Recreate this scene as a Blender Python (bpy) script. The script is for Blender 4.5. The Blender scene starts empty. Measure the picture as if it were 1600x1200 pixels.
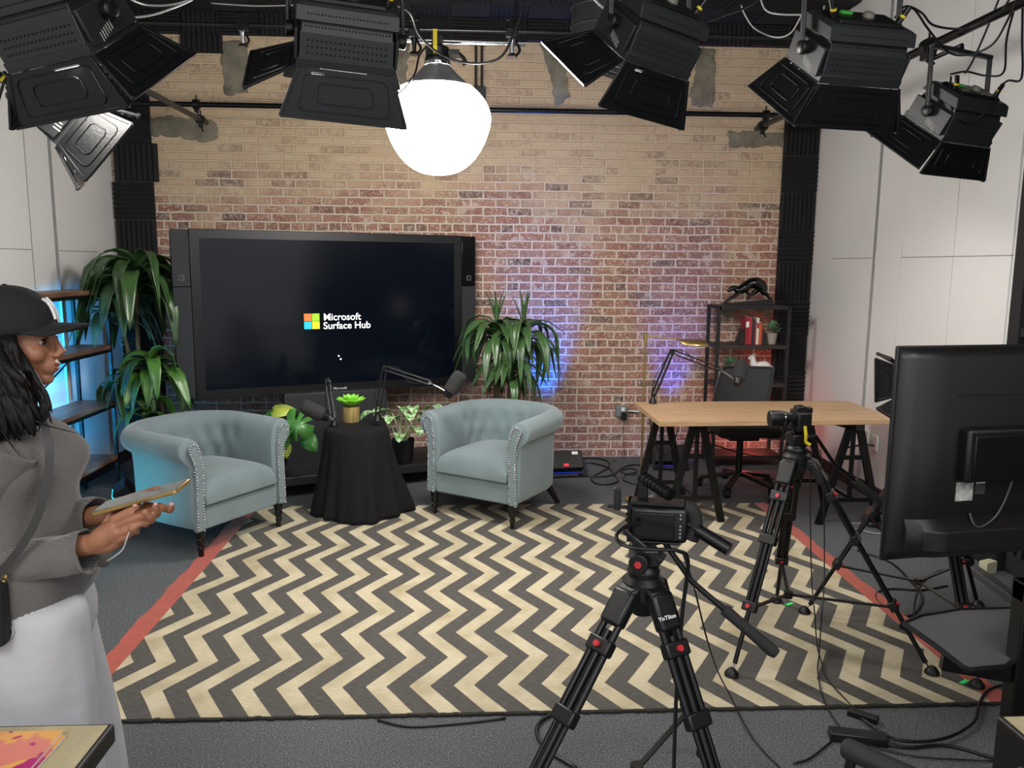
import bpy, bmesh, math, random
from mathutils import Vector, Matrix, Euler
random.seed(7)
sc = bpy.context.scene
COL = sc.collection
# ------------------------------------------------------------------ camera
CF, CP, CY, CR, CH = 1252.3, 0.14668, 0.0522, 0.00856, 1.72   # focal px (1600 wide), pitch, yaw, roll, height
_f = Vector((math.sin(CY)*math.cos(CP), math.cos(CY)*math.cos(CP), -math.sin(CP)))
_r0 = Vector((math.cos(CY), -math.sin(CY), 0)); _u0 = _r0.cross(_f)
_r = _r0*math.cos(CR)+_u0*math.sin(CR); _u = -_r0*math.sin(CR)+_u0*math.cos(CR)
cd = bpy.data.cameras.new('camera'); cam = bpy.data.objects.new('camera', cd); COL.objects.link(cam)
cd.sensor_width = 36; cd.lens = CF/1600*36; cd.clip_start = 0.05
cam.matrix_world = Matrix(((_r.x, _u.x, -_f.x, 0), (_r.y, _u.y, -_f.y, 0), (_r.z, _u.z, -_f.z, CH), (0, 0, 0, 1)))
sc.camera = cam
def _ray(x, y): return _f + _r*((x-800)/CF) - _u*((y-600)/CF)
def fl(x, y, z=0.0):                       # point seen at photo (x,y) on the level z
    d = _ray(x, y); t = (z-CH)/d.z; return Vector((d.x*t, d.y*t, z))
def at(x, y, Y):                           # point seen at photo (x,y) on the plane Y
    d = _ray(x, y); t = Y/d.y; return Vector((d.x*t, Y, CH+d.z*t))
def atX(x, y, X):
    d = _ray(x, y); t = X/d.x; return Vector((X, d.y*t, CH+d.z*t))
# ------------------------------------------------------------------ world and view
w = bpy.data.worlds.new('world'); sc.world = w; w.use_nodes = True
w.node_tree.nodes['Background'].inputs[0].default_value = (0.97, 0.985, 1.0, 1)
w.node_tree.nodes['Background'].inputs[1].default_value = 0.74
vs = sc.view_settings; vs.view_transform = 'Standard'; vs.look = 'None'; vs.gamma = 1; vs.exposure = 0.5
vs.use_curve_mapping = False
# ------------------------------------------------------------------ lights of the room
def light(name, kind, loc, energy, col=(1, 1, 1), target=None, size=0.3, spot=60, blend=0.6, size_y=None):
    l = bpy.data.lights.new(name, kind); l.energy = energy; l.color = col
    if kind == 'AREA':
        l.size = size
        if size_y: l.shape = 'RECTANGLE'; l.size_y = size_y
    elif kind == 'SPOT': l.spot_size = math.radians(spot); l.spot_blend = blend; l.shadow_soft_size = size
    else: l.shadow_soft_size = size
    o = bpy.data.objects.new(name, l); COL.objects.link(o); o.location = loc
    if target is not None:
        o.rotation_euler = (Vector(target)-Vector(loc)).to_track_quat('-Z', 'Y').to_euler()
    return o
# soft fill lights added near the ceiling, out of frame
light('ceiling_fill_light', 'AREA', (-0.9, -1.0, 3.7), 90, (1, 0.98, 0.95), (-0.6, 0.6, 0), 1.6)
light('ceiling_fill_light', 'AREA', (1.6, 0.6, 3.75), 60, (1, 0.98, 0.95), (1.4, 2.2, 0), 1.4)
# coloured LED washes standing on the floor
light('cyan_wash', 'SPOT', (-2.50, 5.66, 0.20), 16, (0.03, 0.50, 1.0), (-3.02, 5.85, 1.15), 0.05, 95, 1.0)
light('cyan_wash', 'SPOT', (-2.30, 4.42, 0.24), 12, (0.01, 0.62, 0.85), (-1.85, 4.85, 0.42), 0.06, 80, 0.9)
light('blue_wash', 'SPOT', (0.69, 6.86, 0.20), 210, (0.01, 0.16, 1.0), (0.64, 7.1, 1.45), 0.04, 46, 1.0)
light('blue_wash', 'SPOT', (1.80, 6.86, 0.20), 80, (0.04, 0.08, 1.0), (1.82, 7.1, 1.35), 0.04, 44, 1.0)
light('red_wash', 'SPOT', (2.66, 7.045, 0.13), 45, (1.0, 0.06, 0.01), (2.655, 7.085, 1.25), 0.02, 34, 1.0)
light('red_wash', 'POINT', (2.50, 6.9, 0.30), 2.2, (1.0, 0.13, 0.12), None, 0.05)
l_ = light('cyan_tube_glow', 'AREA', (-2.905, 5.25, 0.82), 34, (0.02, 0.44, 1.0), (-3.275, 6.25, 0.82), 0.03, size_y=1.3)
l_.data.spread = math.radians(44)
# ------------------------------------------------------------------ materials
def hexc(h):
    h = h.lstrip('#'); c = [int(h[i:i+2], 16)/255 for i in (0, 2, 4)]
    return tuple((x/12.92 if x <= 0.04045 else ((x+0.055)/1.055)**2.4) for x in c)+(1,)
MATS = {}
def mat(name, col, rough=0.5, metal=0.0, bump=0.0, bscale=60.0, var=0.0, vscale=8.0, emit=None, estr=0, trans=0, coat=0, sheen=0, stretch=None, spec=None, alpha=None):
    if name in MATS: return MATS[name]
    m = bpy.data.materials.new(name); m.use_nodes = True; n = m.node_tree.nodes; L = m.node_tree.links
    b = n['Principled BSDF']; c = hexc(col) if isinstance(col, str) else col
    b.inputs['Base Color'].default_value = c; b.inputs['Roughness'].default_value = rough; b.inputs['Metallic'].default_value = metal
    if emit: b.inputs['Emission Color'].default_value = hexc(emit); b.inputs['Emission Strength'].default_value = estr
    if trans: b.inputs['Transmission Weight'].default_value = trans
    if coat: b.inputs['Coat Weight'].default_value = coat
    if sheen: b.inputs['Sheen Weight'].default_value = sheen
    if spec is not None: b.inputs['Specular IOR Level'].default_value = spec
    if alpha is not None: b.inputs['Alpha'].default_value = alpha
    tc = n.new('ShaderNodeTexCoord'); mp = n.new('ShaderNodeMapping'); L.new(tc.outputs['Object'], mp.inputs[0])
    if stretch: mp.inputs['Scale'].default_value = stretch
    if var:
        t = n.new('ShaderNodeTexNoise'); t.inputs['Scale'].default_value = vscale; t.inputs['Detail'].default_value = 5
        L.new(mp.outputs[0], t.inputs[0]); mx = n.new('ShaderNodeMix'); mx.data_type = 'RGBA'
        r = n.new('ShaderNodeMapRange'); r.inputs[1].default_value = 0.3; r.inputs[2].default_value = 0.7
        L.new(t.outputs[0], r.inputs[0]); L.new(r.outputs[0], mx.inputs[0])
        mx.inputs[6].default_value = tuple(x*(1-var) for x in c[:3])+(1,); mx.inputs[7].default_value = tuple(min(1, x*(1+var)) for x in c[:3])+(1,)
        L.new(mx.outputs[2], b.inputs['Base Color'])
    if bump:
        t = n.new('ShaderNodeTexNoise'); t.inputs['Scale'].default_value = bscale; t.inputs['Detail'].default_value = 3
        L.new(mp.outputs[0], t.inputs[0]); bp = n.new('ShaderNodeBump'); bp.inputs['Strength'].default_value = bump; bp.inputs['Distance'].default_value = 0.01
        L.new(t.outputs[0], bp.inputs['Height']); L.new(bp.outputs[0], b.inputs['Normal'])
    MATS[name] = m; return m
class NT:
    """small helper for node graphs"""
    def __init__(s, name, rough=0.8):
        s.m = bpy.data.materials.new(name); s.m.use_nodes = True; s.n = s.m.node_tree.nodes; s.L = s.m.node_tree.links
        s.b = s.n['Principled BSDF']; s.b.inputs['Roughness'].default_value = rough; MATS[name] = s.m
        s.tc = s.n.new('ShaderNodeTexCoord').outputs['Object']
    def put(s, sock, v):
        if hasattr(v, 'is_output'): s.L.new(v, sock)
        else: sock.default_value = v
    def math(s, op, a, b=0.0, c=0.0):
        x = s.n.new('ShaderNodeMath'); x.operation = op; s.put(x.inputs[0], a); s.put(x.inputs[1], b); s.put(x.inputs[2], c); return x.outputs[0]
    def sep(s, v):
        x = s.n.new('ShaderNodeSeparateXYZ'); s.L.new(v, x.inputs[0]); return x.outputs
    def comb(s, a, b, c):
        x = s.n.new('ShaderNodeCombineXYZ'); s.put(x.inputs[0], a); s.put(x.inputs[1], b); s.put(x.inputs[2], c); return x.outputs[0]
    def noise(s, scale, detail=4, vec=None, rough=0.5):
        x = s.n.new('ShaderNodeTexNoise'); x.inputs['Scale'].default_value = scale; x.inputs['Detail'].default_value = detail; x.inputs['Roughness'].default_value = rough
        s.L.new(vec if vec is not None else s.tc, x.inputs[0]); return x
    def mix(s, f, a, b, mode='MIX'):
        x = s.n.new('ShaderNodeMix'); x.data_type = 'RGBA'; x.blend_type = mode; s.put(x.inputs[0], f); s.put(x.inputs[6], a); s.put(x.inputs[7], b); return x.outputs[2]
    def ramp(s, v, stops, interp='LINEAR'):
        x = s.n.new('ShaderNodeValToRGB'); x.color_ramp.interpolation = interp; e = x.color_ramp.elements
        while len(e) < len(stops): e.new(0.5)
        for i, (p, c) in enumerate(stops): e[i].position = p; e[i].color = c if not isinstance(c, str) else hexc(c)
        s.L.new(v, x.inputs[0]); return x.outputs[0]
    def mr(s, v, a, b, c=0.0, d=1.0):
        x = s.n.new('ShaderNodeMapRange'); s.L.new(v, x.inputs[0]); x.inputs[1].default_value = a; x.inputs[2].default_value = b; x.inputs[3].default_value = c; x.inputs[4].default_value = d; return x.outputs[0]
    def bump(s, h, strength=0.5, dist=0.01):
        x = s.n.new('ShaderNodeBump'); x.inputs['Strength'].default_value = strength; x.inputs['Distance'].default_value = dist
        s.L.new(h, x.inputs['Height']); s.L.new(x.outputs[0], s.b.inputs['Normal'])
    def color(s, c): s.put(s.b.inputs['Base Color'], c)

def mk_brick():
    t = NT('brick_wall', 0.9); s = t.sep(t.tc)
    wob = t.noise(5.0, 3); wc = t.sep(wob.outputs['Color'])
    wob2 = t.noise(22.0, 2); wd = t.sep(wob2.outputs['Color'])
    x = t.math('ADD', s[0], t.math('MULTIPLY', t.math('SUBTRACT', wc[0], 0.5), 0.022)); x = t.math('ADD', x, t.math('MULTIPLY', t.math('SUBTRACT', wd[0], 0.5), 0.013))
    z = t.math('ADD', s[2], t.math('MULTIPLY', t.math('SUBTRACT', wc[1], 0.5), 0.016)); z = t.math('ADD', z, t.math('MULTIPLY', t.math('SUBTRACT', wd[1], 0.5), 0.010))
    v = t.comb(x, z, 0.0)
    b = t.n.new('ShaderNodeTexBrick'); t.L.new(v, b.inputs[0]); b.inputs['Scale'].default_value = 1; b.inputs['Brick Width'].default_value = 0.213
    b.inputs['Row Height'].default_value = 0.0715; b.inputs['Mortar Size'].default_value = 0.0092; b.inputs['Mortar Smooth'].default_value = 0.35; b.inputs['Bias'].default_value = 0
    b.offset = 0.5; b.offset_frequency = 2; b.squash = 0.5; b.squash_frequency = 7
    b.inputs['Color1'].default_value = (0, 0, 0, 1); b.inputs['Color2'].default_value = (1, 1, 1, 1); b.inputs['Mortar'].default_value = (0.5, 0.5, 0.5, 1)
    rnd = t.sep(b.outputs['Color'])[0]
    bc = t.ramp(rnd, [(0.0, '423a3a'), (0.06, '564442'), (0.11, '70433c'), (0.35, '7f4b42'), (0.6, '885244'), (0.85, '936050'), (1.0, '876c61')])
    n1 = t.noise(35, 5); bc = t.mix(t.mr(n1.outputs[0], 0.3, 0.7), bc, t.mix(0.45, bc, hexc('b89a88')))
    n3 = t.noise(55, 4, rough=0.6); bc = t.mix(t.math('MULTIPLY', t.mr(n3.outputs[0], 0.56, 0.63), 0.75), bc, hexc('d3c0b0'))
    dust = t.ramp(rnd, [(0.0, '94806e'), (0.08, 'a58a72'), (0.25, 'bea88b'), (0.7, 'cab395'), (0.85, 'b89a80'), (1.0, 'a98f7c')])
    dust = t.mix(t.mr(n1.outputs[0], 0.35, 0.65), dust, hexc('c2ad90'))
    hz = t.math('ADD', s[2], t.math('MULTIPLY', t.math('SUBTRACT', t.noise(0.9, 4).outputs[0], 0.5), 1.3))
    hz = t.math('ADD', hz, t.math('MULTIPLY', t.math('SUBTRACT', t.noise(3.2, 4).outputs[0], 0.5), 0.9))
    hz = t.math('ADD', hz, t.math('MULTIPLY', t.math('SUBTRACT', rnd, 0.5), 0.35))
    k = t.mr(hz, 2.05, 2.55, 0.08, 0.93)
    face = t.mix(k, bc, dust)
    mort = t.mix(k, hexc('d9cabd'), hexc('cdb99b')); mort = t.mix(t.mr(t.noise(60, 3).outputs[0], 0.3, 0.7), mort, t.mix(0.3, mort, hexc('8d7a6b')))
    sm = t.math('MULTIPLY', t.mr(t.noise(7, 5).outputs[0], 0.60, 0.68), 0.55)
    f = t.math('MAXIMUM', b.outputs['Fac'], sm)
    edge = t.math('MULTIPLY', t.math('MULTIPLY', t.math('MULTIPLY', b.outputs['Fac'], t.math('SUBTRACT', 1.0, b.outputs['Fac'])), 4.0), t.mr(k, 0, 1, 0.25, 0.6)); t.color(t.mix(edge, t.mix(f, face, mort), hexc('77614f')))
    h = t.math('SUBTRACT', t.math('MULTIPLY', n1.outputs[0], 0.5), t.math('MULTIPLY', b.outputs['Fac'], 0.9)); t.bump(h, 0.8, 0.012)
    return t.m
def mk_carpet():
    t = NT('dark_carpet', 0.95); n = t.noise(150, 3, rough=0.7); big = t.noise(2.5, 4)
    c = t.ramp(n.outputs[0], [(0.35, '393b3e'), (0.5, '55585b'), (0.60, '6b6f72'), (0.72, 'abaeb2')])
    t.color(t.mix(t.mr(big.outputs[0], 0.3, 0.7, 0, 0.25), c, hexc('3a3b3e'))); t.bump(n.outputs[0], 0.7, 0.006); return t.m
def mk_rug():
    t = NT('chevron_weave', 0.95); s = t.sep(t.tc)
    wob = t.sep(t.noise(3.0, 3).outputs['Color'])
    x = t.math('ADD', s[0], t.math('MULTIPLY', t.math('SUBTRACT', wob[0], 0.5), 0.012)); y = t.math('ADD', s[1], t.math('MULTIPLY', t.math('SUBTRACT', wob[1], 0.5), 0.012))
    tri = t.math('PINGPONG', t.math('SUBTRACT', y, 3.087-0.484*20), 0.242)
    u = t.math('SUBTRACT', t.math('SUBTRACT', x, 1.192-0.18*40), t.math('MULTIPLY', tri, 0.15/0.242))
    fr = t.math('FRACT', t.math('DIVIDE', u, 0.18)); band = t.math('LESS_THAN', fr, 0.468)
    fib = t.noise(1, 3, t.comb(t.math('MULTIPLY', s[0], 26.0), t.math('MULTIPLY', s[1], 260.0), 0.0)); fb = t.mr(fib.outputs[0], 0.3, 0.7)
    fine = t.noise(220, 2)
    cream = t.mix(fb, hexc('b3a78c'), hexc('cdc2a8')); cream = t.mix(t.mr(t.noise(6, 4).outputs[0], 0.4, 0.75), cream, hexc('a39778'))
    grey = t.mix(fb, hexc('3c3a38'), hexc('5b5853')); t.color(t.mix(band, grey, cream)); t.bump(fine.outputs[0], 0.5, 0.004); return t.m
def mk_wood(name, a, b, c, scale=(1.2, 14, 14), rough=0.5):
    t = NT(name, rough); mp = t.n.new('ShaderNodeMapping'); t.L.new(t.tc, mp.inputs[0]); mp.inputs['Scale'].default_value = scale
    n = t.noise(2.2, 7, mp.outputs[0], 0.6); n2 = t.noise(9, 3, mp.outputs[0])
    t.color(t.mix(t.mr(n2.outputs[0], 0.3, 0.7, 0, 0.35), t.ramp(n.outputs[0], [(0.30, a), (0.5, b), (0.68, c)]), hexc(a))); t.bump(n.outputs[0], 0.1, 0.003); return t.m
def mk_fabric(name, col, k=0.16, scale=7):
    t = NT(name, 0.92); c = hexc(col); n = t.noise(scale, 5); f = t.noise(400, 2)
    lo = tuple(x*(1-k) for x in c[:3])+(1,); hi = tuple(min(1, x*(1+k)) for x in c[:3])+(1,)
    t.color(t.mix(t.mr(n.outputs[0], 0.3, 0.7), lo, hi)); t.b.inputs['Sheen Weight'].default_value = 0.25; t.bump(f.outputs[0], 0.25, 0.002); return t.m
def mk_knit():
    t = NT('grey_knit', 0.95); s = t.sep(t.tc); f = t.noise(260, 2)
    st = t.math('SINE', t.math('MULTIPLY', s[2], 1250.0)); st2 = t.math('SINE', t.math('MULTIPLY', t.math('ADD', s[0], s[1]), 900.0))
    h = t.math('ADD', t.math('ADD', t.math('MULTIPLY', st, 0.5), t.math('MULTIPLY', st2, 0.3)), f.outputs[0])
    c = hexc('63605d'); t.color(t.mix(t.mr(h, -0.2, 1.4), tuple(x*0.78 for x in c[:3])+(1,), tuple(x*1.12 for x in c[:3])+(1,))); t.bump(h, 0.35, 0.0025)
    t.b.inputs['Sheen Weight'].default_value = 0.3; return t.m
def mk_leaf(name, a, b):
    t = NT(name, 0.32); n = t.noise(6, 4); t.color(t.mix(t.mr(n.outputs[0], 0.3, 0.7), hexc(a), hexc(b))); t.b.inputs['Specular IOR Level'].default_value = 0.6
    return t.m
def mk_dieff():
    t = NT('variegated_leaf', 0.35); n = t.noise(45, 3); t.color(t.ramp(n.outputs[0], [(0.42, '4f8a3c'), (0.5, '9cc98a'), (0.6, 'd5e8c4')])); return t.m
def mk_skin():
    t = NT('warm_skin', 0.5); s = t.sep(t.tc); n = t.noise(18, 4)
    base = t.mix(t.mr(n.outputs[0], 0.3, 0.7), hexc('8f5f47'), hexc('a87457'))
    t.color(base); t.b.inputs['Subsurface Weight'].default_value = 0.08; t.b.inputs['Subsurface Radius'].default_value = (0.01, 0.004, 0.002)
    t.bump(t.noise(220, 2).outputs[0], 0.12, 0.002); return t.m
def mk_booklet(name, base):
    t = NT(name, 0.35); s = t.sep(t.tc); n = t.noise(9, 3); v = t.n.new('ShaderNodeTexVoronoi'); v.inputs['Scale'].default_value = 16; t.L.new(t.tc, v.inputs[0])
    c = t.mix(t.mr(n.outputs[0], 0.50, 0.53), hexc(base), hexc('e2a558')); c = t.mix(t.mr(t.noise(14, 2).outputs[0], 0.60, 0.62), c, hexc('b0246f'))
    c = t.mix(t.mr(v.outputs['Distance'], 0.10, 0.12, 1, 0), c, hexc('4a8a5c')); t.color(c); return t.m

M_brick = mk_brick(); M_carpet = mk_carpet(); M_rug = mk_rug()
M_red = mk_fabric('terracotta_border', 'a34331', 0.12, 30)
M_white = mat('white_panel', 'dcdcdb', 0.55, bump=0.03, bscale=20, var=0.015, vscale=1.5)
M_seam = mat('seam_shadow_gap', '8c8c8c', 0.8)
M_foam = mat('acoustic_foam', '1d1d1f', 0.95, bump=0.25, bscale=300, var=0.12, vscale=3)
M_ceil = mat('black_ceiling', '101216', 0.9, bump=0.2, bscale=20)
M_cement = mat('cement_patch', '7a7567', 0.95, bump=0.9, bscale=30, var=0.28, vscale=9)
M_blk = mat('black_plastic', '0f0f10', 0.42, bump=0.03, bscale=150)
M_blkm = mat('black_metal', '101011', 0.35, metal=0.3)
M_matte = mat('matte_black', '1b1b1c', 0.75)
M_gloss = mat('glossy_black', '0b0b0d', 0.12)
M_chrome = mat('chrome', 'b8b8ba', 0.2, metal=1)
M_alu = mat('aluminium', '9c9ea0', 0.35, metal=0.9)
M_grey = mat('grey_plastic', '3a3b3d', 0.5)
M_fix = mat('fixture_housing', '303234', 0.45, metal=0.35, bump=0.05, bscale=200)
M_door = mat('barn_door_black', '17181a', 0.33, metal=0.3, bump=0.08, bscale=90)
M_hole = mat('vent_black', '050505', 0.9)
M_yel = mat('yellow_plastic', 'd9c51e', 0.5)
M_redp = mat('red_accent', 'c43038', 0.4)
M_gold = mat('brushed_brass', 'b39a5e', 0.32, metal=0.9)
M_label = mat('printed_label', 'a8a8a4', 0.6, var=0.4, vscale=60)
M_paper = mat('white_paper', 'e6e6e2', 0.6)
M_velvet = mk_fabric('grey_blue_velvet', '6b7a7e', 0.10, 5)
M_cloth = mat('black_cloth', '121214', 0.9, bump=0.15, bscale=300, var=0.1, vscale=4, spec=0.25)
M_knit = mk_knit()
M_trous = mat('white_cotton', 'b4b4b8', 0.9, bump=0.9, bscale=9, var=0.05, vscale=6)
M_oak = mk_wood('oak_top', 'a08060', 'b4936f', 'c4a582')
M_rust = mk_wood('rustic_brown_board', '4c3427', '6f5140', '8d6c55', (9, 1.2, 9), 0.4)
M_tan = mk_wood('tan_laminate', '9c9070', 'b0a482', 'bdb28f', (6, 1.2, 6), 0.45)
M_dwood = mk_wood('dark_shelf_board', '231c1a', '322724', '3f322e', (1.2, 9, 9), 0.5)
M_bark = mat('bark_pot', '8b7847', 0.8, bump=1.0, bscale=26, var=0.35, vscale=22, stretch=(3, 3, 0.35))
M_stem = mat('cane_stem', '51472f', 0.8, bump=0.8, bscale=14, var=0.3, vscale=20, stretch=(0.4, 0.4, 4))
M_leafd = mk_leaf('dark_dracaena_leaf', '213a1a', '45663a')
M_leafm = mk_leaf('bright_dracaena_leaf', '30551f', '5b8a3c')
M_leafs = mk_leaf('succulent_leaf', '6fc12a', '9be04c')
M_mons = mk_leaf('monstera_leaf', '336b2e', '5a9a48')
M_yleaf = mk_leaf('young_yellow_leaf', '9cb23c', 'c6cf62')
M_sage = mk_leaf('sage_leaf', '4f7a56', '8fb592')
M_dieff = mk_dieff()
M_dgreen = mat('stalk_green', '8aa06c', 0.6)
M_screen = mat('screen_glass', '030509', 0.14, emit='0d1420', estr=0.25, spec=0.3)
M_bezel = mat('display_bezel', '0d0e11', 0.4, spec=0.35)
M_speaker = mat('speaker_cloth', '24272d', 0.8, bump=0.1, bscale=400)
M_wtxt = mat('lit_white', 'ffffff', 0.5, emit='ffffff', estr=1.0)
M_skin = mk_skin()
M_hair = mat('black_hair', '0b0908', 0.55, bump=0.6, bscale=60, stretch=(1, 1, 0.05), spec=0.25)
M_cap = mat('black_cap_cloth', '151516', 0.9, bump=0.2, bscale=300)
# ------------------------------------------------------------------ building helpers
WM = {}                                     # world matrix of every parent
def tagp(o, label=None, cat=None, group=None, kind=None):
    if label: o['label'] = label
    if cat: o['category'] = cat
    if group: o['group'] = group
    if kind: o['kind'] = kind
    return o
def thing(name, label, cat, loc=(0, 0, 0), rot=0.0, group=None, mtx=None):
    o = bpy.data.objects.new(name, None); COL.objects.link(o); o.empty_display_size = 0.05
    m = mtx if mtx is not None else (Matrix.Translation(Vector(loc)) @ Matrix.Rotation(rot, 4, 'Z'))
    o.matrix_world = m; WM[o.name] = m.copy()
    return tagp(o, label, cat, group)
def basis(z, x=None):
    z = Vector(z).normalized(); x = Vector(x) if x is not None else (Vector((1, 0, 0)) if abs(z.x) < 0.9 else Vector((0, 1, 0)))
    x = (x - z*x.dot(z)).normalized(); y = z.cross(x); return x, y, z
def frame(o, x, y, z): return Matrix(((x[0], y[0], z[0], o[0]), (x[1], y[1], z[1], o[1]), (x[2], y[2], z[2], o[2]), (0, 0, 0, 1)))
def rx(a): return Matrix.Rotation(a, 4, 'X')
def rz(a): return Matrix.Rotation(a, 4, 'Z')
def ry(a): return Matrix.Rotation(a, 4, 'Y')
def T(*v): return Matrix.Translation(Vector(v[0]) if len(v) == 1 else Vector(v))
class MB:
    def __init__(s, m=None): s.v = []; s.f = []; s.m = m or Matrix.Identity(4); s.mi = []; s.cur = 0
    def add(s, vs, fs, m=None):
        b = len(s.v); mm = s.m @ m if m is not None else s.m
        s.v += [mm @ Vector(p) for p in vs]; s.f += [tuple(b+i for i in f) for f in fs]; s.mi += [s.cur]*len(fs); return s
    def box(s, c, d, m=None):
        x, y, z = d[0]/2, d[1]/2, d[2]/2
        vs = [(c[0]+i*x, c[1]+j*y, c[2]+k*z) for i in (-1, 1) for j in (-1, 1) for k in (-1, 1)]
        return s.add(vs, [(0, 1, 3, 2), (4, 6, 7, 5), (0, 4, 5, 1), (2, 3, 7, 6), (0, 2, 6, 4), (1, 5, 7, 3)], m)
    def box2(s, a, b, m=None): return s.box([(a[i]+b[i])/2 for i in range(3)], [abs(b[i]-a[i]) for i in range(3)], m)
    def bar(s, p0, p1, w, h=None, up=(0, 0, 1)):          # rectangular bar
        p0 = Vector(p0); p1 = Vector(p1); z = (p1-p0); L = z.length; z.normalize(); up = Vector(up)
        if abs(z.dot(up)) > 0.99: up = Vector((0, 1, 0))
        x = z.cross(up).normalized(); y = z.cross(x); h = h or w
        return s.box((0, 0, L/2), (w, h, L), frame(p0, x, y, z))
    def rings(s, rs, cap=True, closed=True):
        b = len(s.v); n = len(rs[0]); vs = [p for r in rs for p in r]; fs = []
        for i in range(len(rs)-1):
            for j in range(n if closed else n-1):
                k = (j+1) % n; fs.append((i*n+j, i*n+k, (i+1)*n+k, (i+1)*n+j))
        if cap: fs.append(tuple(range(n))[::-1]); fs.append(tuple((len(rs)-1)*n+i for i in range(n)))
        return s.add(vs, fs)
    def cyl(s, p0, p1, r0, r1=None, n=16):
        r1 = r0 if r1 is None else r1; p0 = Vector(p0); p1 = Vector(p1); x, y, z = basis(p1-p0)
        R = lambda p, r: [p+x*math.cos(a)*r+y*math.sin(a)*r for a in [2*math.pi*i/n for i in range(n)]]
        return s.rings([R(p0, r0), R(p1, r1)])
    def lathe(s, prof, o=(0, 0, 0), ax=(0, 0, 1), n=24, cap=True):   # prof: (r, h)
        o = Vector(o); x, y, z = basis(ax)
        return s.rings([[o+z*h+x*math.cos(a)*r+y*math.sin(a)*r for a in [2*math.pi*i/n for i in range(n)]] for r, h in prof], cap)
    def tube(s, pts, r, n=8, smooth=0, ends=True):
        pts = [Vector(p) for p in pts]
        if smooth: pts = catmull(pts, smooth)
        rr = r if isinstance(r, (list, tuple)) else None; rs = []; px = None
        for i, p in enumerate(pts):
            t = (pts[min(i+1, len(pts)-1)]-pts[max(i-1, 0)])
            if t.length < 1e-9: t = Vector((0, 0, 1))
            x, y, z = basis(t, px); px = x
            if rr: k = i/(len(pts)-1)*(len(rr)-1); a = int(min(k, len(rr)-2)); q = rr[a]+(rr[a+1]-rr[a])*(k-a)
            else: q = r
            rs.append([p+x*math.cos(a)*q+y*math.sin(a)*q for a in [2*math.pi*j/n for j in range(n)]])
        return s.rings(rs, ends)
    def prism(s, poly, h0, h1, m=None):                    # poly in local xy, extruded along z
        n = len(poly); vs = [(p[0], p[1], h0) for p in poly]+[(p[0], p[1], h1) for p in poly]
        fs = [tuple(range(n))[::-1], tuple(range(n, 2*n))]+[(i, (i+1) % n, n+(i+1) % n, n+i) for i in range(n)]
        return s.add(vs, fs, m)
    def ball(s, c, r, nu=16, nv=10, m=None):
        c = Vector(c); r = (r, r, r) if not isinstance(r, (tuple, list)) else r; vs = [(c.x, c.y, c.z-r[2])]; fs = []
        for i in range(1, nv):
            ph = -math.pi/2+math.pi*i/nv
            for j in range(nu): a = 2*math.pi*j/nu; vs.append((c.x+r[0]*math.cos(ph)*math.cos(a), c.y+r[1]*math.cos(ph)*math.sin(a), c.z+r[2]*math.sin(ph)))
        vs.append((c.x, c.y, c.z+r[2])); L = len(vs)-1
        for j in range(nu):
            k = (j+1) % nu; fs.append((0, 1+k, 1+j)); fs.append((L, 1+(nv-2)*nu+j, 1+(nv-2)*nu+k))
            for i in range(nv-2): fs.append((1+i*nu+j, 1+i*nu+k, 1+(i+1)*nu+k, 1+(i+1)*nu+j))
        return s.add(vs, fs, m)
    def obj(s, name, m, parent=None, world=True, bevel=0.0, smooth=True, ang=38, sub=0, label=None, cat=None, group=None, kind=None, origin=None, solid=0):
        me = bpy.data.meshes.new(name); inv = Matrix.Identity(4)
        if parent is not None and world: inv = WM[parent.name].inverted()
        if parent is None and origin is not None: inv = T(*[-c for c in origin])
        me.from_pydata([tuple(inv @ p) for p in s.v], [], s.f); 
        ms = m if isinstance(m, list) else [m]
        for q in ms: me.materials.append(q)
        if len(ms) > 1: me.polygons.foreach_set('material_index', s.mi)
        bm = bmesh.new(); bm.from_mesh(me); bmesh.ops.recalc_face_normals(bm, faces=bm.faces); bm.to_mesh(me); bm.free()
        if smooth:
            me.polygons.foreach_set('use_smooth', [True]*len(me.polygons))
            if ang < 180: me.set_sharp_from_angle(angle=math.radians(ang))
        o = bpy.data.objects.new(name, me); COL.objects.link(o)
        if parent is not None: o.parent = parent; WM[o.name] = WM[parent.name].copy() if world else WM[parent.name].copy()
        else:
            if origin is not None: o.location = origin
            WM[o.name] = T(*(origin or (0, 0, 0)))
        if solid: q = o.modifiers.new('solid', 'SOLIDIFY'); q.thickness = solid; q.offset = 0
        if sub: q = o.modifiers.new('sub', 'SUBSURF'); q.levels = sub; q.render_levels = sub
        if bevel: q = o.modifiers.new('bev', 'BEVEL'); q.width = bevel; q.segments = 2; q.limit_method = 'ANGLE'; q.angle_limit = 0.7
        return tagp(o, label, cat, group, kind)
def catmull(p, k):
    p = [Vector(a) for a in p]; q = [p[0]*2-p[1]]+p+[p[-1]*2-p[-2]]; out = []
    for i in range(1, len(q)-2):
        for j in range(k):
            t = j/k; a, b, c, d = q[i-1], q[i], q[i+1], q[i+2]
            out.append(0.5*((2*b)+(c-a)*t+(2*a-5*b+4*c-d)*t*t+(3*b-a-3*c+d)*t**3))
    return out+[p[-1]]
def struct(m, name, mt, **k): return m.obj(name, mt, kind='structure', **k)
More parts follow.
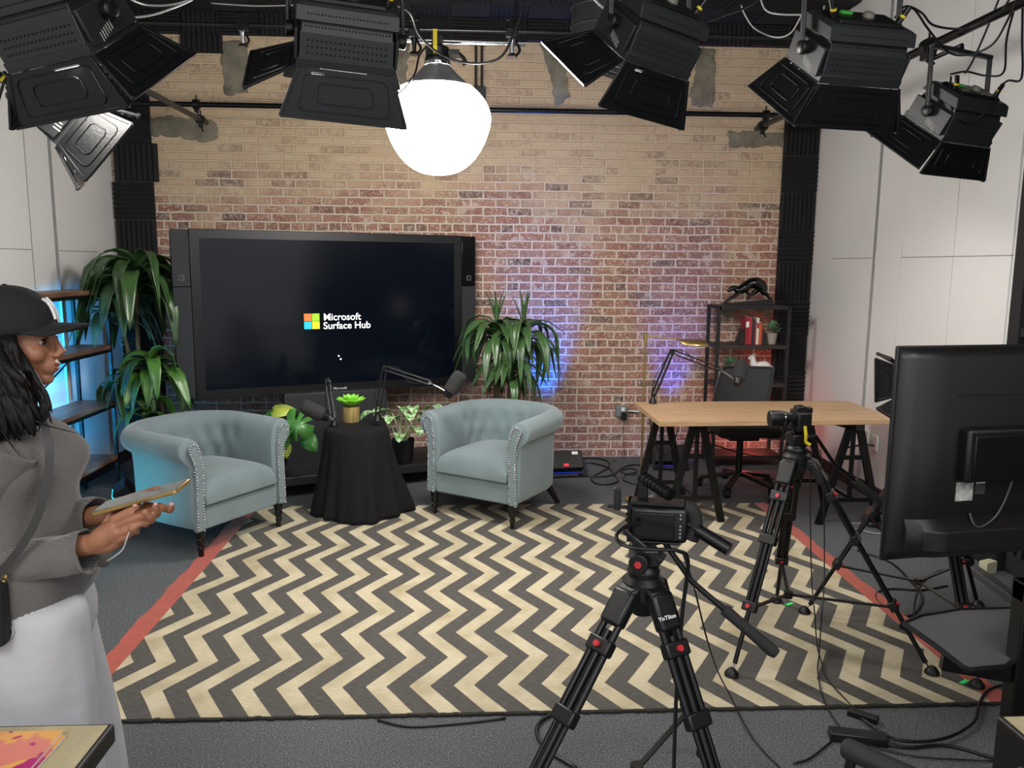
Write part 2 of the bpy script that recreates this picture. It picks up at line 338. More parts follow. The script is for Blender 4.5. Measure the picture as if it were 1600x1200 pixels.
def text(name, s, size, mt, M, parent, extrude=0.0008, spacing=1.0, label=None, bold=0.0):
    c = bpy.data.curves.new(name, 'FONT'); c.body = s; c.size = size; c.extrude = extrude; c.align_x = 'LEFT'; c.space_character = spacing; c.offset = bold
    t = bpy.data.objects.new(name, c); COL.objects.link(t); bpy.context.view_layer.update()
    me = bpy.data.meshes.new_from_object(t.evaluated_get(bpy.context.evaluated_depsgraph_get())); bpy.data.objects.remove(t); bpy.data.curves.remove(c)
    me.transform(WM[parent.name].inverted() @ M); me.materials.clear(); me.materials.append(mt); me.name = name
    o = bpy.data.objects.new(name, me); COL.objects.link(o); o.parent = parent; WM[o.name] = WM[parent.name].copy(); return tagp(o, label)
def rrect(w, h, r, n=5):
    out = []
    for cx, cy, a0 in ((w/2-r, h/2-r, 0), (-w/2+r, h/2-r, 90), (-w/2+r, -h/2+r, 180), (w/2-r, -h/2+r, 270)):
        for i in range(n+1): a = math.radians(a0+90*i/n); out.append((cx+r*math.cos(a), cy+r*math.sin(a)))
    return out
def dup(root, m, label=None, group=None):
    r = root.copy(); COL.objects.link(r); r.matrix_world = m
    if label: r['label'] = label
    if group: r['group'] = group
    for ch in list(root.children):
        c = ch.copy(); COL.objects.link(c); c.parent = r
        for g in list(ch.children): d = g.copy(); COL.objects.link(d); d.parent = c
    return r
# ------------------------------------------------------------------ the room
YB, XL, XR, ZC = 7.1, -3.02, 3.04, 3.80
Y0 = -1.5
struct(MB().box2((XL-0.1, Y0, -0.1), (XR+0.1, YB+0.15, 0)), 'floor', M_carpet, smooth=False)
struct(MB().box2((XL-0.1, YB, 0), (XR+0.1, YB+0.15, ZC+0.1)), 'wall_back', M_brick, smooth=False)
struct(MB().box2((XL-0.1, 0.3, 0), (XL, YB, ZC+0.1)), 'wall_left', M_white, smooth=False)
struct(MB().box2((XR, 4.36, 0), (XR+0.1, YB, ZC+0.1)), 'wall_right', M_white, smooth=False)
struct(MB().box2((XL-0.1, Y0, ZC), (XR+0.1, YB+0.15, ZC+0.1)), 'ceiling', M_ceil, smooth=False)
# white wall panels: sheets fixed over the wall with open joints
k = 1
def panel(x, y0, y1, z0, z1, th=0.008):
    global k
    s = 1 if x < 0 else -1
    struct(MB().box2((x, y0+0.003, z0+0.003), (x+s*th, y1-0.003, z1-0.003)), 'trim_%d' % k, M_white, smooth=False); k += 1
zs = 1.80
for (y0, y1) in ((0.35, 1.2), (1.2, 2.42), (2.42, 3.64), (3.64, 4.86), (4.86, 5.74), (6.08, 6.72)):
    panel(XL, y0, y1, 0.1, zs, 0.012); panel(XL, y0, y1, zs, ZC, 0.012)
panel(XL, 5.75, 6.07, 0.1, 1.66, 0.004); panel(XL, 5.75, 6.07, 1.66, ZC, 0.004)
for (y0, y1) in ((4.40, 4.95), (4.95, 5.56), (5.96, 6.66)):
    panel(XR, y0, y1, 0.1, zs, 0.012); panel(XR, y0, y1, zs, ZC, 0.012)
panel(XR, 5.57, 5.95, 0.1, 1.74, 0.004); panel(XR, 5.57, 5.95, 1.74, 1.86, 0.006); panel(XR, 5.57, 5.95, 1.86, ZC, 0.004)
struct(MB().box2((XL, 5.738, 0.1), (XL+0.014, 5.744, ZC)).box2((XL, 6.072, 0.1), (XL+0.02, 6.079, ZC)), 'trim_%d' % k, M_seam, smooth=False); k += 1
struct(MB().box2((XR-0.02, 5.951, 0.1), (XR, 5.958, ZC)), 'trim_%d' % k, M_seam, smooth=False); k += 1
for q_ in ((XR-0.0135, XR, 4.40, 5.56), (XR-0.0135, XR, 5.96, 6.66), (XL, XL+0.0135, 0.35, 5.74), (XL, XL+0.0135, 6.08, 6.72)):
    struct(MB().box2((q_[0], q_[2], zs-0.003), (q_[1], q_[3], zs+0.003)), 'trim_%d' % k, M_seam, smooth=False); k += 1
struct(MB().box2((XL, 0.35, 0), (XL+0.018, YB, 0.1)), 'baseboard_left', M_matte, smooth=False)
struct(MB().box2((XR-0.018, 4.36, 0), (XR, YB, 0.1)), 'baseboard_right', M_matte, smooth=False)
# dark steel window wall on the near right
m = MB(); m.box2((XR-0.02, 4.27, 0), (XR+0.1, 4.36, ZC))
for y in (3.3, 2.3, 1.3, 0.3): m.box2((XR, y-0.04, 0), (XR+0.08, y+0.04, ZC))
for z in (0.75, 1.38, 1.82, 2.9): m.box2((XR-0.01, 0.2, z-0.025), (XR+0.09, 4.3, z+0.025))
struct(m, 'window_1', mat('dark_steel_frame', '2a2b2c', 0.5, metal=0.3), smooth=False)
wd = bpy.data.objects['window_1']
MB().box2((XR+0.03, 0.2, 0.75), (XR+0.04, 4.3, ZC)).obj('pane', mat('dark_glass', '1b1d1f', 0.12), wd)
m = MB().box2((XR+0.04, 0.2, 0), (XR+0.1, 4.3, 0.75)); 
for i in range(60): m.box2((XR-0.015, 0.25+i*0.066, 0.14), (XR+0.05, 0.25+i*0.066+0.03, 0.62))
m.obj('louvred_panel', mat('louvre_grey', '3b3b3c', 0.5, metal=0.3), wd)
# cement patches left on the brick where brackets once sat
def patch(pts, th=0.012, jag=0.012, Y=YB):
    global k
    P = [at(x, y, Y) for x, y in pts]; out = []
    for i in range(len(P)):
        a, b = P[i], P[(i+1) % len(P)]; n = max(2, int((b-a).length/0.03))
        for j in range(n):
            q = a.lerp(b, j/n); out.append((q.x+random.uniform(-jag, jag), q.z+random.uniform(-jag, jag)))
    c = (sum(p[0] for p in out)/len(out), sum(p[1] for p in out)/len(out)); n = len(out)
    vs = [(p[0], Y+0.001, p[1]) for p in out]+[(c[0]+(p[0]-c[0])*0.94, Y-th, c[1]+(p[1]-c[1])*0.94) for p in out]
    fs = [(i, (i+1) % n, n+(i+1) % n, n+i) for i in range(n)]+[tuple(range(n, 2*n))]
    struct(MB().add(vs, fs), 'trim_%d' % k, M_cement, ang=60); k += 1
patch([(347, 62), (386, 62), (388, 145), (352, 150), (345, 90)])
patch([(229, 186), (262, 182), (335, 188), (343, 216), (318, 222), (270, 213), (229, 212)])
patch([(843, 68), (884, 66), (886, 130), (890, 152), (868, 168), (858, 112)])
patch([(1088, 74), (1118, 76), (1115, 168), (1082, 168), (1076, 150), (1086, 120)])
patch([(1135, 206), (1226, 206), (1228, 229), (1140, 231)])
patch([(586, 75), (640, 68), (632, 152), (590, 165)])
patch([(1128, 483), (1205, 480), (1206, 495), (1130, 498)], 0.006)
# ------------------------------------------------------------------ acoustic foam tiles
def foam_mesh(w, h, vert, th=0.045, n=8):
    a, b = (w, h) if vert else (h, w); m = MB(); pr = [(-a/2, 0)]
    for i in range(n):
        x0 = -a/2+a*i/n; pr += [(x0+0.001, -0.02), (x0+a/n*0.5, -th)]
    pr += [(a/2, -0.02), (a/2, 0)]
    R = [[(p[0], p[1], z) if vert else (z, p[1], p[0]) for p in pr] for z in (-b/2, b/2)]
    m.rings([[Vector(p) for p in r] for r in R]); return m
fm = {}
def tile(x, z, w, h, vert, label, group, Y=YB, name='acoustic_foam_panel', rot=None):
    key = (round(w, 3), round(h, 3), vert)
    if key not in fm:
        o = foam_mesh(w, h, vert).obj(name, M_foam, smooth=False); fm[key] = o
    else: o = fm[key].copy(); COL.objects.link(o)
    o.location = (x, Y, z); 
    if rot: o.rotation_euler = rot
    tagp(o, label, 'acoustic panel', group); return o
for i in range(11):
    z = 0.19+0.155+i*0.315; v = i % 2 == 1
    tile(-2.84 + (0.03 if i == 7 else 0), z, 0.33 if i != 7 else 0.36, 0.311, v, 'black ridged foam tile in the column at the left end of the brick wall', 'foam tiles of the left column')
for i in range(11):
    z = 0.17+0.155+i*0.315; v = i % 2 == 0
    tile(2.88, z, 0.31, 0.311, v, 'black ridged foam tile in the column at the right end of the brick wall', 'foam tiles of the right column')
for i in range(19):
    tile(-2.86+i*0.3175, 3.69, 0.3155, 0.21, i % 2 == 0, 'black ridged foam tile in the row above the brick wall, under the ceiling', 'foam tiles of the top row', Y=YB-0.001)
tile(at(315, 55, YB).x, 3.51, 0.34, 0.14, True, 'short black foam tile hanging below the top row near the left end', None, Y=YB-0.002)
for i in range(19):
    for j in range(2):
        o = tile(-2.86+i*0.3175, 0, 0.3155, 0.311, (i+j) % 2 == 0, 'black ridged foam tile glued to the ceiling along the brick wall', 'foam tiles on the ceiling')
        o.location = (-2.86+i*0.3175, 6.88-j*0.3175, ZC); o.rotation_euler = (math.pi/2, 0, 0)
# ------------------------------------------------------------------ rug
m = MB(); RX0, RX1, RY0, RY1 = -1.60, 2.17, 2.885, 5.60
m.box2((RX0+0.10, RY0, 0.0), (RX1-0.09, RY1, 0.010)); rug = thing('area_rug', 'large rug of black and cream zigzags with rust red side borders', 'rug', (0, 0, 0))
m.obj('woven_field', M_rug, rug, smooth=False)
for a, b in ((RX0, RX0+0.10), (RX1-0.09, RX1)):
    m = MB(); n = 40; L = []
    for i in range(n+1):
        y = RY0+(RY1-RY0)*i/n; q = 0.006*math.sin(i*0.9)+0.004*math.sin(i*2.3)
        L.append([Vector((a+(q if a == RX0 else 0), y, 0)), Vector((b+(q if a != RX0 else 0), y, 0)), Vector((b+(q if a != RX0 else 0), y, 0.0105)), Vector((a+(q if a == RX0 else 0), y, 0.0105))])
    m.rings(L); m.obj('side_border', M_red, rug, label='rust red side border', smooth=False)
m = MB()
for i in range(150):
    x = RX0+(RX1-RX0)*i/150; m.box((x+0.012, RY0-0.006+random.uniform(-0.004, 0.002), 0.005), (0.024, 0.016, 0.008+random.uniform(0, 0.004)))
m.obj('frayed_hem', mat('dark_hem', '26241f', 0.95), rug)
for i, (x, y) in enumerate(((1233, 947), (1506, 1069), (1208, 934))):
    if i == 2: continue
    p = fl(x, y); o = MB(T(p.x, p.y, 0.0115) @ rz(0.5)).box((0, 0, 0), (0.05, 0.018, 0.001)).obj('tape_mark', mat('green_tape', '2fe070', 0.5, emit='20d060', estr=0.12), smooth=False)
    tagp(o, ('small bright green tape mark on the rug by the middle tripod foot', 'small bright green tape mark on the rug near its front right corner')[i], 'tape')
# ------------------------------------------------------------------ large display on its stand
A = Vector((at(265, 365, 5.95).x, 5.95, 0)); B = Vector((at(743, 378, 6.88).x, 6.88, 0)); U = (B-A).normalized(); N = Vector((U.y, -U.x, 0)); W = (B-A).length
zt, zb = 1.965, 0.705; H = zt-zb
F = frame(A+Vector((0, 0, zb)), U, -N, (0, 0, 1))          # local x along, y into the wall, z up
hub = thing('display', 'very large black flat display on a low black stand before the brick wall', 'screen', (A+B)/2)
m = MB(F); sp = 0.125
m.box2((sp, 0.0, 0), (W-sp, 0.09, H)); m.box2((0.0, 0.02, 0.02), (W, 0.10, H-0.02)); m.obj('casing', M_bezel, hub, bevel=0.004)
MB(F).box2((sp+0.07, -0.003, 0.075), (W-sp-0.07, 0.004, H-0.065)).obj('screen_panel', M_screen, hub, smooth=False)
for a in (0.0, W-sp):
    MB(F).box2((a+0.002, -0.002, 0.02), (a+sp-0.002, 0.05, H*0.665)).obj('speaker_strip', M_speaker, hub, bevel=0.002, label='dark grey cloth speaker strip')
    c = MB(F).box2((a+0.002, -0.002, H*0.67), (a+sp-0.002, 0.05, H-0.005)).obj('camera_strip', M_gloss, hub, bevel=0.002)
    MB(F).box((a+sp/2, -0.004, H*0.72), (0.045, 0.006, 0.045)).obj('camera_frame', M_grey, c, bevel=0.002)
    MB(F).cyl((a+sp/2, -0.01, H*0.72), (a+sp/2, 0, H*0.72), 0.011).obj('lens', M_gloss, c)
def hubp(x, y):                                           # photo point on the screen plane
    d = _ray(x, y); o = Vector((0, 0, CH)); t = (A-o).dot(N)/d.dot(N); return o+d*t+N*0.006
pc = hubp(487, 502); s = hubp(499, 502)-hubp(474, 502); sq = s.length/2
lg = [('e8622c', -1, 1), ('7fba1e', 1, 1), ('1ba0e8', -1, -1), ('f5c518', 1, -1)]
for c, i, j in lg:
    MB(frame(pc, U, -N, (0, 0, 1))).box((i*sq/2, 0, j*sq/2), (sq*0.93, 0.001, sq*0.93)).obj('logo_square', mat('logo_'+c, c, 0.5, emit=c, estr=0.9), hub, smooth=False)
TF = lambda p: frame(p, U, (0, 0, 1), N)
text('screen_text', 'Microsoft', 0.077, M_wtxt, TF(hubp(505, 500.5)), hub, bold=0.0004)
text('screen_text', 'Surface Hub', 0.077, M_wtxt, TF(hubp(505, 514)), hub, bold=0.0004)
text('maker_text', 'Microsoft', 0.028, mat('printed_white', 'd8d8d8', 0.5), frame(A+U*(hubp(521, 612)-A).dot(U)+Vector((0, 0, zb+0.022))+N*0.002, U, (0, 0, 1), N), hub)
for q in ((529, 556), (532, 561)):
    p = hubp(*q); MB().ball(p, 0.007, 8, 6).obj('loading_dot', M_wtxt, hub)
# stand: pedestal, plinth
p0 = Vector((-1.33, 5.823, 0)); u0 = (hubp(455, 700)-A).dot(U); u1 = (hubp(597, 700)-A).dot(U)
G = frame(A, U, -N, (0, 0, 1))
m = MB(G); m.box2((u0-0.05, -0.06, 0.16), (u1+0.02, 0.05, 0.72)); m.obj('pedestal', mat('stand_charcoal', '26282c', 0.5), hub, bevel=0.006)
m = MB(G); m.box2((0.35, -0.46, 0.095), (W-0.25, 0.12, 0.165)); m.obj('plinth', mat('stand_charcoal', '26282c', 0.5), hub, bevel=0.008)
m = MB(G); m.box2((0.45, -0.36, 0.0), (W-0.35, 0.08, 0.10)); m.obj('plinth_foot', M_hole, hub)
# ------------------------------------------------------------------ tub armchairs
def armchair(label, loc, rot):
    t = thing('armchair', label, 'armchair', loc, rot, 'grey-blue tub armchairs'); 
    Xm, Yf, Rc = 0.335, -0.33, 0.27
    path = []                                            # centre line of the U, with normals
    def seg(a, b, n): return [(a[0]+(b[0]-a[0])*i/n, a[1]+(b[1]-a[1])*i/n) for i in range(n)]
    path += seg((-Xm, Yf), (-Xm, 0.33-Rc), 16)
    path += [(-Xm+Rc-Rc*math.cos(q), 0.33-Rc+Rc*math.sin(q)) for q in [math.pi/2*i/16 for i in range(16)]]
    path += seg((-Xm+Rc, 0.33), (Xm-Rc, 0.33), 6)
    path += [(Xm-Rc+Rc*math.sin(q), 0.33-Rc+Rc*math.cos(q)) for q in [math.pi/2*i/16 for i in range(16)]]
    path += seg((Xm, 0.33-Rc), (Xm, Yf), 16)+[(Xm, Yf)]
    def sect(k):                                          # (n outward, z); k: 0 at the arm front, 1 at the back
        up = 0.015*k
        return [(-0.045, 0.16), (-0.05, 0.28), (-0.058, 0.40), (-0.062, 0.47), (-0.062, 0.53), (-0.056, 0.59), (-0.045, 0.64+up), (-0.025, 0.685+up), (0.008, 0.712+up), (0.045, 0.716+up),
                (0.08, 0.70+up), (0.105, 0.665+up), (0.108, 0.625+up), (0.09, 0.59+up), (0.062, 0.572+up), (0.043, 0.56+up), (0.040, 0.45), (0.038, 0.30), (0.035, 0.155)]
    n = len(path); rs = []; btn = []
    cum = [0]
    for i in range(1, n): cum.append(cum[-1]+math.dist(path[i], path[i-1]))
    tot = cum[-1]
    nb = 9
    spots = [(0.16+0.68*(j+0.5)/nb, 0.600) for j in range(nb)]+[(0.16+0.68*(j+1)/nb, 0.475) for j in range(nb-1)]
    for i, (x, y) in enumerate(path):
        a = path[max(i-1, 0)]; b = path[min(i+1, n-1)]; tx, ty = b[0]-a[0], b[1]-a[1]; l = math.hypot(tx, ty); nx, ny = -ty/l, tx/l
        s = cum[i]/tot; kk = math.sin(math.pi*s)**0.8; ring = []
        for j, (q, z) in enumerate(sect(kk)):
            if 2 <= j <= 7:
                for (su, sz) in spots:
                    d2 = ((s-su)*tot/0.038)**2+((z-sz)/0.040)**2; q += 0.030*math.exp(-d2)
                q -= 0.006
            ring.append(Vector((x+nx*q, y+ny*q, z)))
        rs.append(ring)
        for (su, sz) in spots:
            if i and cum[i-1]/tot < su <= s: btn.append((x-nx*0.039, y-ny*0.039, sz))
    loc_m = MB(WM[t.name]); loc_m.rings(rs)
    loc_m.obj('shell', M_velvet, t, sub=2, ang=75)
    m = MB(WM[t.name])
    for b in btn: m.ball(b, 0.0095, 10, 6)
    m.obj('tufting_button', M_velvet, t, kind='stuff')
    # front faces of the arms with nail heads
    for sx in (-1, 1):
        S = sect(0); poly = [(sx*(Xm+q), z) for q, z in S]
        cx = sum(p[0] for p in poly)/len(poly)
        ins = []
        mid = [(sx*(Xm-0.005), 0.16), (sx*(Xm-0.010), 0.42), (sx*(Xm-0.008), 0.55), (sx*(Xm+0.02), 0.645)]
        wl = [0.030, 0.028, 0.030, 0.040]
        L, R_ = [], []
        cm = catmull([Vector((a, 0, b)) for a, b in mid], 8)
        for i, p in enumerate(cm):
            k_ = i/(len(cm)-1)*3; a = int(min(k_, 2)); ww = wl[a]+(wl[a+1]-wl[a])*(k_-a)
            L.append((p.x-ww, p.z)); R_.append((p.x+ww, p.z))
        top = cm[-1]; arc = [(top.x+0.040*math.cos(q), top.z+0.040*math.sin(q)) for q in [math.pi*i/8 for i in range(1, 8)]]
        poly = R_+arc+L[::-1]
        mm = WM[t.name] @ frame((0, Yf, 0), (1, 0, 0), (0, 0, 1), (0, -1, 0))
        pnl = MB(mm).prism(poly, -0.01, 0.016).obj('arm_front', M_velvet, t, bevel=0.005)
        m = MB(mm); c2 = (sum(p[0] for p in poly)/len(poly), 0)
        pp = [Vector((q[0], q[1], 0)) for q in poly]; acc = 0
        for i in range(len(pp)-1):
            a, b = pp[i], pp[i+1]; l = (b-a).length
            while acc < l:
                q = a.lerp(b, acc/l); 
                dx = 0.006 if q.x < (mid[0][0] if q.y < 0.5 else top.x) else -0.006
                m.ball((q.x+dx, q.y, 0.016), 0.0062, 8, 5); acc += 0.0165
            acc -= l
        m.obj('nailhead_trim', M_chrome, pnl, kind='stuff', label='silver nailheads')
    # seat base, cushion
    m = MB(WM[t.name]); m.box2((-0.30, -0.325, 0.155), (0.30, 0.28, 0.30)); m.obj('seat_base', M_velvet, t, bevel=0.012)
    m = MB(WM[t.name]); nx_, ny_ = 20, 20; w_, y0_, y1_ = 0.285, -0.345, 0.26
    g = []
    top_, bot_ = [], []
    for j in range(ny_+1):
        for i in range(nx_+1):
            u, v = i/nx_*2-1, j/ny_*2-1; e = (1-abs(u)**6)**0.5*(1-abs(v)**6)**0.5
            x = u*w_*(1-0.06*max(0, v)**3); y = y0_+(y1_-y0_)*(v+1)/2
            top_.append((x, y, 0.365+0.075*e**0.6+0.03*(1-u*u)*(1-v*v*0.6))); bot_.append((x, y, 0.30))
    NN = (nx_+1); fs = []
    for j in range(ny_):
        for i in range(nx_):
            a = j*NN+i; fs.append((a, a+1, a+NN+1, a+NN)); o_ = len(top_); fs.append((o_+a, o_+a+NN, o_+a+NN+1, o_+a+1))
    o_ = len(top_)
    for i in range(nx_): fs.append((i, o_+i, o_+i+1, i+1)); a = ny_*NN+i; fs.append((a, a+1, o_+a+1, o_+a))
    for j in range(ny_): a = j*NN; fs.append((a, a+NN, o_+a+NN, o_+a)); a += nx_; fs.append((a, o_+a, o_+a+NN, a+NN))
    m.add(top_+bot_, fs); m.obj('seat_cushion', M_velvet, t, bevel=0.012, ang=60)
    for sx in (-1, 1):
        m = MB(WM[t.name]); m.lathe([(0.014, 0), (0.017, 0.012), (0.015, 0.03), (0.019, 0.04), (0.021, 0.055), (0.017, 0.066), (0.021, 0.075), (0.026, 0.095), (0.021, 0.112), (0.025, 0.12), (0.027, 0.135), (0.027, 0.158)], (sx*0.315, -0.315, 0))
        m.obj('leg', M_gloss, t, label='turned black front leg')
        m = MB(WM[t.name]); m.rings([[Vector((sx*(0.25+0.04*q)+a*r, 0.27+0.10*q+b*r, 0.158*(1-q))) for a, b in ((-1, -1), (1, -1), (1, 1), (-1, 1))] for q, r in ((0, 0.024), (0.5, 0.019), (1, 0.014))])
        m.obj('leg', M_blk, t, label='plain splayed rear leg')
    return t
armchair('grey-blue tufted tub armchair nearest the person, left of the cloth-covered table', (-1.69, 5.04, 0.009), math.radians(59))
armchair('grey-blue tufted tub armchair standing wholly on the rug, right of the cloth-covered table', (0.19, 5.50, 0.011), math.radians(-34))
# ------------------------------------------------------------------ cloth-covered side table
tc = Vector((-0.785, 5.46, 0))
tb = thing('side_table', 'small round side table hidden under a black cloth between the armchairs', 'table', tc)
MB().cyl(tc+Vector((0, 0, 0.59)), tc+Vector((0, 0, 0.612)), 0.195, n=32).obj('tabletop', M_blkm, tb)
for i in range(4):
    a = i*math.pi/2+0.4; d = Vector((math.cos(a), math.sin(a), 0)); MB().cyl(tc+d*0.15+Vector((0, 0, 0.011)), tc+d*0.14+Vector((0, 0, 0.59)), 0.012).obj('leg', M_blkm, tb)
m = MB(); rs = []; NA = 128
prof = [(0.0, 0.618), (0.07, 0.618), (0.14, 0.618), (0.19, 0.617), (0.206, 0.612), (0.213, 0.598), (0.218, 0.57), (0.226, 0.50), (0.236, 0.42), (0.248, 0.33), (0.262, 0.24), (0.276, 0.15), (0.290, 0.07), (0.296, 0.016)]
for pi_, (r, z) in enumerate(prof):
    k_ = max(0, min(1, (0.60-z)/0.55)); ring = []
    for j in range(NA):
        a = 2*math.pi*j/NA
        f = 0.45*math.sin(4*a+0.6)+0.50*abs(math.sin(3.5*a+1.9+0.8*k_))+0.32*math.sin(11*a+0.3+k_)+0.25*math.sin(17*a+2)
        rr = r*(1+0.135*f*k_)+0.02*k_*math.cos(a-0.2)
        zz = z if pi_ < len(prof)-1 else 0.013+0.012*(1+math.sin(5*a))*0.5
        sway = 0.05*k_*k_*math.exp(-((a-0.05+0.4*(1-k_))**2)/0.15)
        ring.append(tc+Vector(((rr+sway)*math.cos(a), rr*math.sin(a)*0.97, zz)))
    rs.append(ring)
m.rings(rs, cap=False); m.add(rs[0], [tuple(range(NA))]); cl = m.obj('tablecloth', M_cloth, ang=180, sub=1, origin=tuple(tc), label='black cloth draped to the floor over the small table between the armchairs', cat='cloth')
q = cl.modifiers.new('solid', 'SOLIDIFY'); q.thickness = 0.003; q.offset = 1
# leaf helper
def leaf(m, base, az, el, L, W_, droop, fold=0.25, n=9, twist=0, tipw=0.5, wob=0, hang=False):
    """arching strap leaf added to m"""
    pts = []; p = Vector(base); e = el
    for i in range(n+1):
        pts.append((p.copy(), e)); s = L/n; a = az+wob*math.sin(i*0.9)
        p = p+Vector((math.cos(e)*math.cos(a), math.cos(e)*math.sin(a), math.sin(e)))*s; e -= droop/n*((0.35+1.5*i/n) if not hang else (1.75 if i/n < 0.52 else 0.14))
    vs, fs = [], []
    for i, (p, e) in enumerate(pts):
        t = i/n; w_ = W_*(math.sin(math.pi*min(1, t*0.93+0.07)**tipw)**0.75 if t < 1 else 0.02)*0.5
        side = Vector((-math.sin(az), math.cos(az), 0)); up = Vector((-math.sin(e)*math.cos(az), -math.sin(e)*math.sin(az), math.cos(e)))
        side = (side*math.cos(twist*t)+up*math.sin(twist*t))
        vs += [p-side*w_+up*w_*fold, p-side*w_*0.5+up*w_*fold*0.35, p, p+side*w_*0.5+up*w_*fold*0.35, p+side*w_+up*w_*fold]
    for i in range(n):
        for j in range(4): a = i*5+j; fs.append((a, a+1, a+6, a+5))
    m.add(vs, fs)
def pot(m, c, r0, r1, h): m.lathe([(0, 0), (r0*0.9, 0), (r0, 0.01), (r1, h), (r1*0.9, h), (r1*0.87, h-0.03), (0, h-0.03)], c, n=32, cap=False)
# tall dracaena on the left
lt = thing('tube_light', 'slim upright cyan light tube behind the wooden rack, beside the left wall', 'light', (-2.905, 5.235, 0))
MB().cyl((-2.905, 5.235, 0.12), (-2.905, 5.235, 1.44), 0.011, n=12).obj('tube', mat('cyan_tube', '20b0ff', 0.4, emit='20b0ff', estr=4.0), lt)
MB().cyl((-2.905, 5.235, 0), (-2.905, 5.235, 0.12), 0.014, n=16).obj('base', M_blk, lt)
pc = Vector((-2.44, 6.22, 0)); dr = thing('dracaena', 'tall glossy corn plant with drooping strap leaves left of the display', 'plant', pc)
m = MB(); pot(m, pc, 0.13, 0.16, 0.30); m.obj('pot', M_matte, dr)
MB().cyl(pc+Vector((0, 0, 0.24)), pc+Vector((0, 0, 0.272)), 0.14).obj('soil', mat('soil', '2c2119', 0.95, bump=0.6, bscale=40), dr)
rnd = random.Random(5)
crowns = []
for (bx, px, py, YY, n, l0) in ((-0.03, 212, 425, 6.10, 44, 0.68), (0.05, 238, 570, 5.98, 28, 0.50), (0.0, 182, 475, 6.15, 20, 0.60), (0.02, 200, 590, 6.08, 12, 0.44), (0.03, 228, 640, 5.95, 10, 0.36)):
    top = at(px, py, YY); a = pc+Vector((bx, bx*0.7, 0.25)); mid = a.lerp(top, 0.5)+Vector((bx*0.8, -0.02, 0)); MB().tube([a, mid, top], [0.021, 0.018, 0.014], 12, smooth=6).obj('stem', M_stem, dr); crowns.append((top, n, l0))
m1 = MB(); m2 = MB()
for ci, (c, n, l0) in enumerate(crowns):
    for i in range(n):
        az = i*2.399+rnd.uniform(-0.3, 0.3); t = i/n
        b_ = c+Vector((0, 0, -0.16+0.20*t)); el = math.radians(rnd.uniform(20, 58)+20*t); L = l0*rnd.uniform(0.75, 1.1)
        leaf(m2 if (ci in (1, 4) and i % 3) else m1, b_, az, el, L, rnd.uniform(0.085, 0.115), el+rnd.uniform(1.15, 1.5), 0.22, twist=rnd.uniform(-1.2, 1.2), wob=rnd.uniform(-0.1, 0.1), tipw=0.7, hang=True)
m1.obj('foliage', M_leafd, dr, ang=180, solid=0.0015, label='dark green drooping leaves'); m2.obj('foliage', M_leafm, dr, ang=180, solid=0.0015, label='fresher green lower leaves')
# dracaena right of the display
pc = Vector((at(784, 600, 6.35).x, 6.35, 0)); dr = thing('dracaena', 'corn plant with spiky upright centre behind the right armchair, against blue-lit brick', 'plant', pc)
m = MB(); pot(m, pc, 0.12, 0.15, 0.28); m.obj('pot', M_matte, dr)
MB().cyl(pc+Vector((0, 0, 0.22)), pc+Vector((0, 0, 0.252)), 0.13).obj('soil', MATS['soil'], dr)
m1 = MB()
for (px, py, YY, n, l0, bx) in ((776, 512, 6.35, 40, 0.46, -0.02), (818, 515, 6.42, 34, 0.50, 0.05), (800, 570, 6.3, 26, 0.38, 0.02)):
    top = at(px, py, YY); a = pc+Vector((bx, 0, 0.24)); MB().tube([a, a.lerp(top, 0.5)+Vector((bx*0.5, 0, 0)), top], [0.026, 0.023, 0.02], 12, smooth=6).obj('stem', M_stem, dr)
    for i in range(n):
        az = i*2.399+rnd.uniform(-0.25, 0.25); t = i/n; b_ = top+Vector((0, 0, -0.16+0.20*t))
        if t > 0.86: leaf(m1, b_, az, math.radians(rnd.uniform(72, 86)), l0*0.62, 0.035, 0.3, 0.5)
        else: leaf(m1, b_, az, math.radians(rnd.uniform(15, 50)+25*t), l0*rnd.uniform(0.85, 1.25), rnd.uniform(0.06, 0.085), math.radians(40)+rnd.uniform(1.0, 1.6), 0.28, twist=rnd.uniform(-1.0, 1.0), tipw=0.65, hang=True)
m1.obj('foliage', M_leafd, dr, ang=180, solid=0.0015)
# monstera beside the pedestal
pc = Vector((-1.62, 6.03, 0.166)); mo = thing('monstera', 'split-leaf monstera on the display stand behind the left armchair', 'plant', pc)
m = MB(); pot(m, pc, 0.07, 0.085, 0.15); m.obj('pot', M_matte, mo)
def flat_leaf(m, c, nrm, up, poly, s, cup=0.12):
    x, y, z = basis(nrm, None); y = (Vector(up)-z*Vector(up).dot(z)).normalized(); x = y.cross(z)
    n = len(poly); cy = sum(p[1] for p in poly)/n
    def W3(p): return Vector(c)+x*p[0]*s+y*p[1]*s+z*(-cup*(p[0]**2)*s)
    vs = [W3((0, cy))]+[W3(p) for p in poly]; m.add(vs, [(0, 1+i, 1+(i+1) % n) for i in range(n)])
heart = [(0, -0.38), (0.20, -0.5), (0.40, -0.38), (0.46, -0.12), (0.40, 0.14), (0.26, 0.38), (0.10, 0.56), (0, 0.66)]
heart = heart+[(-x, y) for x, y in heart[1:-1]][::-1]
spl = [(0, -0.30), (0.16, -0.44), (0.34, -0.44), (0.46, -0.30), (0.22, -0.18), (0.52, -0.14), (0.52, 0.04), (0.24, 0.02), (0.48, 0.20), (0.40, 0.34), (0.18, 0.18), (0.28, 0.50), (0.10, 0.56), (0, 0.64)]
spl = spl+[(-x, y) for x, y in spl[1:-1]][::-1]
ml = []
